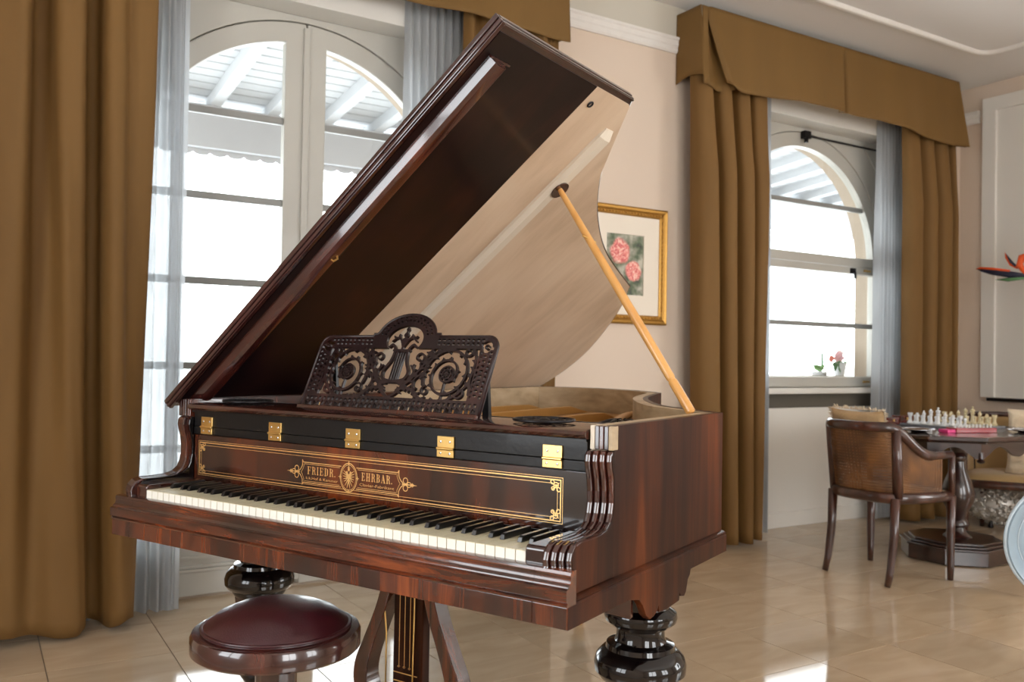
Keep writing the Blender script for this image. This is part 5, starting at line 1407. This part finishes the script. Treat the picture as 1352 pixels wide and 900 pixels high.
# ------------------------------------------------------------------ chess table
TZ = .726
tb = empty('chess_table', (4.865, 3.00, 0), 0.0)
tag(tb, 'dark carved pedestal table with cut corners under the chess set', 'table')
def cutrect(hx, hy, c): return [(-hx + c, -hy), (hx - c, -hy), (hx, -hy + c), (hx, hy - c), (hx - c, hy), (-hx + c, hy), (-hx, hy - c), (-hx, -hy + c)]
MB().prism(cutrect(.60, .42, .20), 2, TZ - .024, TZ).prism(cutrect(.585, .405, .197), 2, TZ - .034, TZ - .024).build('table_top', 'table_wood', tb, bevel=.005)
ap = cutrect(.54, .36, .185)
n8 = len(ap)
for k in range(n8):
    a = Vector(ap[k]); b = Vector(ap[(k + 1) % n8]); L_ = (b - a).length; dd = (b - a).normalized(); nn = Vector((dd.y, -dd.x))
    m = 28; top = []; bot = []
    for i in range(m + 1):
        t = i / m
        depth = .055 - .030 * math.sin(2 * PI * t * (2 if L_ > .5 else 1) - PI / 2) * 1.0
        edge = min(t, 1 - t) * L_
        if edge < .035: depth = .085
        top.append(a + dd * L_ * t); bot.append(TZ - .034 - depth)
    mb = MB()
    vs = [(p.x, p.y, TZ - .034) for p in top] + [(p.x, p.y, z) for p, z in zip(top, bot)] + [(p.x - nn.x * .018, p.y - nn.y * .018, TZ - .034) for p in top] + [(p.x - nn.x * .018, p.y - nn.y * .018, z) for p, z in zip(top, bot)]
    q = m + 1; fs = []
    for i in range(m): fs += [(i, i + 1, q + i + 1, q + i), (2 * q + i, 3 * q + i, 3 * q + i + 1, 2 * q + i + 1), (q + i, q + i + 1, 3 * q + i + 1, 3 * q + i)]
    mb.add(vs, fs); mb.build('apron', 'table_wood', tb)
    MB().lathe([(.004, -.058), (.017, -.052), (.020, -.044), (.010, -.036), (.016, -.030), (.014, -.0)], (a.x * .985, a.y * .985, TZ - .085), 14).build('drop_finial', 'table_wood', tb, smooth=35)
MB().lathe([(.075, .118), (.078, .125), (.045, .150), (.038, .175), (.060, .190), (.060, .205), (.044, .225), (.052, .26), (.085, .33), (.090, .37), (.070, .44), (.044, .50), (.036, .55), (.048, .565), (.048, .58), (.036, .60), (.060, .66), (.110, TZ - .034)], (-.04, -.04, 0), 28).build('pedestal', 'table_wood', tb, smooth=40)
def octo(r, sx=1.0, sy=1.0, a0=22.5): return [(-.04 + sx * r * math.cos(math.radians(a0 + 45 * k)), sy * r * math.sin(math.radians(a0 + 45 * k)) - .02) for k in range(8)]
MB().prism(octo(.285), 2, .004, .082).prism(octo(.295), 2, .082, .094).prism(octo(.270), 2, .094, .106).prism(octo(.245), 2, .106, .120).build('plinth', 'table_wood', tb, bevel=.004)

# chess set on the table
top = TZ + .0005
bd = empty('chess_board', (5.02, 3.12, top)); tag(bd, 'grey marble chess board under the white pieces', 'chess board')
MB().box(-.22, .22, -.20, .20, 0, .016).build('board_slab', 'marble_grey', bd, bevel=.003)
for i in range(8):
    for j in range(8):
        if (i + j) % 2 == 0:
            if (i, j) == (0, 0): sq = MB().box(.001, .049, .001, .0445, 0, .0008).build('square', 'chess_white', bd, loc=(-.20 + i * .05, -.18 + j * .045, .016))
            else: share(sq, 'square', bd, (-.20 + i * .05, -.18 + j * .045, .016))
BT = top + .0172
PIECES = {
 'pawn': [(.013, 0), (.014, .004), (.010, .008), (.006, .016), (.005, .026), (.008, .028), (.005, .030), (.008, .035), (.0085, .039), (.006, .044), (.001, .046)],
 'rook': [(.015, 0), (.016, .005), (.012, .009), (.008, .018), (.0075, .034), (.011, .040), (.0125, .042), (.0125, .052), (.009, .052), (.009, .048)],
 'bishop': [(.015, 0), (.016, .005), (.011, .010), (.007, .020), (.006, .038), (.010, .041), (.006, .044), (.009, .051), (.008, .058), (.003, .066), (.0035, .069), (.001, .072)],
 'queen': [(.016, 0), (.017, .005), (.012, .010), (.008, .022), (.0065, .046), (.011, .050), (.007, .053), (.0105, .066), (.012, .072), (.006, .074), (.004, .080), (.001, .082)],
 'king': [(.017, 0), (.018, .006), (.012, .011), (.009, .024), (.0075, .050), (.012, .054), (.008, .058), (.012, .072), (.012, .076), (.004, .080), (.002, .084), (.006, .086), (.006, .090), (.001, .094)],
 'knight': None}
pm = {}
def piece(kind, mat, x, y, z, label, group, k=1.0, rz=0.0):
    key = (kind, mat)
    if key not in pm:
        mb = MB()
        if kind == 'knight':
            mb.lathe([(.015, 0), (.016, .005), (.011, .010), (.009, .016)], (0, 0, 0), 16)
            mb.prism([(-.010, .014), (-.012, .030), (-.006, .046), (.000, .056), (.003, .058), (.005, .053), (.014, .044), (.016, .038), (.010, .036), (.004, .038), (.008, .026), (.009, .014)], 1, -.006, .006)
        else: mb.lathe(PIECES[kind], (0, 0, 0), 18)
        if kind == 'rook':
            for q in range(5):
                a = q * 2 * PI / 5; mb.box(.0105 * math.cos(a) - .0022, .0105 * math.cos(a) + .0022, .0105 * math.sin(a) - .0022, .0105 * math.sin(a) + .0022, .052, .056)
        pm[key] = mb.mesh('chess_' + kind, mat, smooth=40)
    o = bpy.data.objects.new('chess_' + kind, pm[key]); COL.objects.link(o)
    o.location = (x, y, z); o.scale = (k, k, k); o.rotation_euler = (0, 0, rz); tag(o, label, 'chess piece', group); return o
gw = 'white pieces on the chess board'; gc = 'cream pieces on the chess board'
back = ['rook', 'knight', 'bishop', 'queen', 'king', 'bishop', 'knight', 'rook']
for j, kd in enumerate(back):
    yy = 3.12 + .1575 - j * .045
    piece(kd, 'chess_white', 5.02 - .175, yy, BT, 'tall white %s in the back row of the marble board' % kd, gw, 1.12)
    piece('pawn', 'chess_white', 5.02 - .125, yy, BT, 'white pawn in the front row on the marble board', gw, 1.08)
    piece(kd, 'chess_cream', 5.02 + .175, yy, BT, 'tall cream %s in the back row of the marble board' % kd, gc, 1.12, PI)
    piece('pawn', 'chess_cream', 5.02 + .125, yy, BT, 'cream pawn in the front row on the marble board', gc, 1.08)
rb = empty('red_game_box', (4.745, 2.835, top), -.28); tag(rb, 'bright red box in front of the marble chess board', 'box')
MB().box(-.135, .135, -.04, .04, 0, .026).build('box_body', 'red_lacquer', rb, bevel=.003)
MB().box(-.190, -.137, -.035, .035, 0, .018).build('pink_flap', 'pink_lid', rb, bevel=.002)
for k in range(11):
    t = -.12 + k * .024
    c_, s_ = math.cos(-.28), math.sin(-.28)
    piece('pawn', 'chess_white', 4.745 + t * c_ + .012 * s_, 2.835 + t * s_ - .012 * c_, top + .0265, 'tiny white pawn standing on the red box', 'tiny pawns on the red box', .42)
def wooden_box(loc, rz, s_, label):
    r = empty('wooden_box', loc, rz); tag(r, label, 'box')
    x, y, z = s_
    MB().box(-x, x, -y, y, 0, z * .66).build('box_body', 'red_box_wood', r, bevel=.003)
    MB().box(-x - .003, x + .003, -y - .003, y + .003, z * .67, z).build('box_lid', 'red_box_wood', r, bevel=.003)
    MB().box(-.008, .008, -y - .006, -y - .002, z * .5, z * .78).build('clasp', 'brass', r)
wooden_box((4.74, 3.36, top), .1, (.06, .04, .050), 'reddish wooden box at the table edge nearest the window')
wooden_box((4.93, 3.385, top), -.1, (.055, .03, .056), 'reddish wooden box behind the white chess pieces')
def saucer(loc, label):
    r = empty('glass_saucer', loc); tag(r, label, 'saucer')
    MB().lathe([(.035, 0), (.040, .003), (.085, .012), (.090, .016), (.084, .015), (.040, .007), (.001, .006)], (0, 0, 0), 28).build('dish', 'glass_plate_dark', r, smooth=50)
    MB().tube([(.089 * math.cos(a * PI / 16), .089 * math.sin(a * PI / 16), .0155) for a in range(32)], .003, 6, closed=True).build('rim', 'steel', r, smooth=True)
saucer((4.470, 2.975, top), 'dark dish with silver rim at the cut corner of the table')
saucer((5.06, 2.71, top), 'dark dish with silver rim at the plain end of the red box')

# ------------------------------------------------------------------ upholstered armchair behind the table
barrel_chair('upholstered_armchair', (5.86, 3.18, 0), PI + .62, False, 'beige upholstered barrel armchair with dark wood rails behind the table', hb=.76, ha=.60, hs=.335, w=.33, d=.34)
cushion('plush_cushion', 'plush_cream', (5.78, 3.03, .52), (.17, .12, .06), (math.radians(72), 0, .55 + PI / 2), 'cream plush cushion on the armchair seat, below the table edge')
cushion('plush_cushion', 'plush_cream', (5.96, 3.13, .70), (.17, .12, .06), (math.radians(78), 0, .75 + PI / 2), 'cream plush cushion propped against the armchair top rail')

# silver crumpled pouf
sv = empty('silver_pouf', (6.02, 3.42, 0)); tag(sv, 'silver crumpled ribbon ball standing under the upholstered armchair', 'ornament')
MB().lathe([(.05, .028), (.12, .05), (.165, .11), (.175, .17), (.15, .24), (.09, .285), (.001, .30)], (0, 0, 0), 20).build('core', 'silver_crumple', sv, smooth=True)
mb = MB()
for k in range(420):
    a = random.uniform(0, 2 * PI); zz = random.uniform(-.95, .95); rr = math.sqrt(1 - zz * zz)
    c_ = Vector((rr * math.cos(a) * .178, rr * math.sin(a) * .178, .165 + zz * .135)); n_ = Vector((rr * math.cos(a), rr * math.sin(a), zz))
    t1 = n_.orthogonal().normalized(); t2 = n_.cross(t1); ro = random.uniform(0, 6); d1 = t1 * math.cos(ro) + t2 * math.sin(ro); d2 = n_.cross(d1)
    s_ = random.uniform(.012, .020)
    P_ = [c_ + (d1 * math.cos(q * .9) + n_ * (math.sin(q * .9) + .3)) * s_ for q in range(6)]
    mb.add([tuple(p + d2 * .008) for p in P_] + [tuple(p - d2 * .008) for p in P_], [(i, i + 1, 7 + i, 6 + i) for i in range(5)])
q = mb.build('ribbon_curls', 'silver_crumple', sv, smooth=True, solid=.0012); q['kind'] = 'stuff'
for k in range(3):
    a = k * 2.09 + 3.4
    MB().lathe([(.014, 0), (.018, .012), (.012, .03), (.010, .05)], (.11 * math.cos(a), .11 * math.sin(a), .001), 10).build('foot', 'iron_dark', sv, smooth=40)

# ------------------------------------------------------------------ pale blue oval dish on a stand at the right edge
vd = Vector((CF.x, CF.y, 0)).normalized()
oc = empty('oval_platter', (2.395, 1.120, 0), math.atan2(CR.y, CR.x)); tag(oc, 'large pale blue and white oval platter with a raised rim, propped on a stand', 'platter')
def ovl(a, b, y): return [(a * math.cos(q * PI / 32), y, .664 + b * math.sin(q * PI / 32)) for q in range(64)]
lv = [(.214, .166, .004), (.216, .168, -.004), (.212, .164, -.010), (.195, .147, -.006), (.182, .134, .004), (.178, .130, .010), (.174, .126, .008), (.10, .07, .012), (.002, .002, .013)]
mb = MB(); vs = [p for a, b, y in lv for p in ovl(a, b, y)]; fs = [(i * 64 + k, i * 64 + (k + 1) % 64, (i + 1) * 64 + (k + 1) % 64, (i + 1) * 64 + k) for i in range(len(lv) - 1) for k in range(64)]
lv2 = [(.214, .166, .004), (.178, .130, .020), (.10, .07, .022), (.002, .002, .022)]
o2 = len(vs); vs += [p for a, b, y in lv2 for p in ovl(a, b, y)]; fs += [(o2 + i * 64 + k, o2 + (i + 1) * 64 + k, o2 + (i + 1) * 64 + (k + 1) % 64, o2 + i * 64 + (k + 1) % 64) for i in range(len(lv2) - 1) for k in range(64)]
mb.add(vs, fs); mb.build('dish', 'pale_blue_pad', oc, smooth=50)
MB().tube(ovl(.215, .167, -.001), .005, 8, closed=True).build('dish_rim', 'blue_white_frame', oc, smooth=True)
MB().tube(ovl(.180, .132, .005), .0022, 6, closed=True).build('inner_line', 'blue_white_frame', oc, smooth=True)
MB().lathe([(.10, .001), (.10, .014), (.03, .03), (.018, .06), (.016, .42), (.03, .45), (.03, .47)], (0, .02, 0), 24).build('stand', 'blue_white_frame', oc, smooth=40)
MB().tube([(-.05, -.02, .497), (-.05, -.01, .470), (0, .02, .465), (.05, -.01, .470), (.05, -.02, .497)], .007, 8).build('stand_cradle', 'blue_white_frame', oc, smooth=True)

# ------------------------------------------------------------------ white wall panel on the right wall
pn = empty('wall_panel', (ROOM_X1, 3.0, 0)); tag(pn, 'white framed wall panel with dark lower ledge beside the corner curtain', 'wall panel')
y1, y0, z0, z1 = .757, -.5, .865, 3.085
MB().ring([(y0, z0), (y1, z0), (y1, z1), (y0, z1)], [(y0 + .1, z0 + .003), (y1 - .1, z0 + .003), (y1 - .1, z1 - .1), (y0 + .1, z1 - .1)], 0, -.035, -.002).build('panel_frame', 'white_paint', pn, bevel=.004)
MB().box(-.012, -.002, y0 + .1, y1 - .1, z0 + .003, z1 - .1).build('panel_board', 'white_paint', pn)
MB().box(-.060, -.002, y0 + .06, y1 - .06, z0 - .026, z0 - .002).build('panel_ledge', 'vase_black', pn, bevel=.002)

# bird of paradise in a tall black vase
vs_ = empty('bird_of_paradise', (6.27, 2.88, 0)); tag(vs_, 'orange bird of paradise flower arching from a tall black vase', 'plant')
MB().lathe([(.07, .001), (.075, .02), (.10, .25), (.11, .55), (.085, .80), (.055, .92), (.065, .98), (.058, .98), (.045, .92)], (0, 0, 0), 28).build('vase', 'vase_black', vs_, smooth=50)
MB().tube([(0, 0, .90), (.0, .03, 1.25), (-.05, .14, 1.52), (-.12, .32, 1.68), (-.16, .44, 1.715)], [.007, .006, .006, .007, .012], 8).build('stem', 'leaf_green', vs_, smooth=True)
MB().tube([(-0.16, 0.39, 1.715), (-0.17, 0.5, 1.73), (-0.17, 0.62, 1.755), (-0.17, 0.7, 1.775), (-0.17, 0.725, 1.78)], [.012, .024, .022, .012, .002], 10, flat=(.6, 1.0)).build('spathe', 'strelitzia_blue', vs_, smooth=True)
MB().tube([(-0.172, 0.5, 1.752), (-0.172, 0.62, 1.775), (-0.17, 0.71, 1.79), (-0.17, 0.74, 1.785)], [.010, .012, .008, .002], 8, flat=(.7, 1)).build('spathe_edge', 'strelitzia_orange', vs_, smooth=True)
MB().tube([(-0.16, 0.38, 1.7), (-0.17, 0.51, 1.695), (-0.17, 0.6, 1.7)], [.008, .014, .001], 8, flat=(.6, 1)).build('bract', 'leaf_green', vs_, smooth=True)
MB().tube([(-0.16, 0.4, 1.73), (-0.17, 0.435, 1.79), (-0.17, 0.42, 1.84), (-0.16, 0.37, 1.86), (-0.16, 0.32, 1.84)], [.012, .022, .024, .018, .003], 8, flat=(.6, 1)).build('petal', 'strelitzia_orange', vs_, smooth=True)
MB().tube([(-0.16, 0.45, 1.77), (-0.17, 0.49, 1.8), (-0.17, 0.525, 1.85), (-0.17, 0.535, 1.885)], [.008, .014, .008, .001], 8, flat=(.6, 1)).build('petal', 'strelitzia_orange', vs_, smooth=True)
MB().tube([(-0.17, 0.46, 1.785), (-0.175, 0.49, 1.815), (-0.175, 0.525, 1.875)], [.008, .011, .001], 8, flat=(.6, 1)).build('petal', 'strelitzia_blue', vs_, smooth=True)
MB().tube([(0, 0, .92), (.0, .10, 1.4), (-.02, .22, 1.65), (-.05, .30, 1.82), (-.06, .31, 1.97), (-.06, .30, 2.02)], [.010, .012, .022, .040, .036, .002], 8, flat=(1, .25)).build('leaf', 'leaf_dark', vs_, smooth=True)

# ------------------------------------------------------------------ flower pots on the outer sill
def flower_pot(loc, label, k=1.0):
    r = empty('flower_pot', loc); tag(r, label, 'flower pot')
    MB().lathe([(.034, 0), (.036, .004), (.050, .085), (.054, .088), (.054, .097), (.046, .097), (.044, .085)], (.035, 0, 0), 24).build('pot', 'pot_white', r, smooth=40)
    for (x, y, z, s_, mt) in ((-.02, -.02, .135, .052, 'petal_pink'), (.02, 0, .165, .036, 'petal_white'), (-.085, -.01, .125, .030, 'petal_coral'), (.05, .01, .13, .03, 'petal_pink')):
        mb = MB()
        for L_ in range(3):
            for q in range(7 - L_):
                a = q * 2 * PI / (7 - L_) + L_ * .5; rr = s_ * (1 - L_ * .28)
                def pet(u, v, a=a, rr=rr, L_=L_):
                    w_ = math.sin(PI * min(1, v * .9 + .1)) * .55 * rr; b_ = (u - .5) * 2 * w_
                    d_ = v * rr * (1.0 - .25 * L_); hgt = v * v * rr * (.35 + .4 * L_) + L_ * .006 - u * (1 - u) * .25 * rr
                    return (x + math.cos(a) * d_ - math.sin(a) * b_, y - hgt * .7 - .01 * L_, z + math.sin(a) * d_ + math.cos(a) * b_ * 1.0 + hgt * .3)
                mb.grid(pet, 4, 4)
        mb.build('blossom', mt, r, smooth=True, solid=.0012)
    for q in range(9):
        a = random.uniform(2.6, 6.6); l_ = random.uniform(.05, .10); x0_, z0_ = random.uniform(-.06, .05), .095
        def lf(u, v, a=a, l_=l_, x0_=x0_, z0_=z0_):
            w_ = math.sin(PI * v) * .020 * (u - .5) * 2
            return (x0_ + math.cos(a) * l_ * v - math.sin(a) * w_, -.03 + abs(w_) * .4 + random.uniform(-.001, .001), z0_ + math.sin(a) * l_ * v * .8 + math.cos(a) * w_)
        MB().grid(lf, 2, 6).build('leaf', 'leaf_green', r, smooth=True, solid=.001)
    return r
flower_pot((5.62, 4.42, 1.0005), 'white pot of pink roses on the outer sill of the arched window')
r = empty('pale_plant', (5.42, 4.42, 1.0005)); tag(r, 'low pale green plant with one tall shoot on the outer sill', 'plant')
MB().lathe([(.05, 0), (.055, .004), (.062, .03), (.058, .03), (.05, .01)], (0, 0, 0), 20).build('pot', 'pot_white', r, smooth=40)
for q in range(26):
    a = q * 2.4; l_ = .05 + .03 * ((q * 7) % 5) / 5
    def lf(u, v, a=a, l_=l_):
        w_ = math.sin(PI * v) * .022 * (u - .5) * 2
        return (math.cos(a) * l_ * v - math.sin(a) * w_, math.sin(a) * l_ * v * .7 + math.cos(a) * w_, .028 + v * .05 - v * v * .02 + ((q * 3) % 4) * .008)
    MB().grid(lf, 2, 5).build('leaf', 'leaf_pale', r, smooth=True, solid=.001)
MB().tube([(.02, 0, .02), (.035, 0, .10), (.03, 0, .16), (.0, 0, .20)], [.004, .009, .007, .002], 8).build('shoot', 'leaf_green', r, smooth=True)
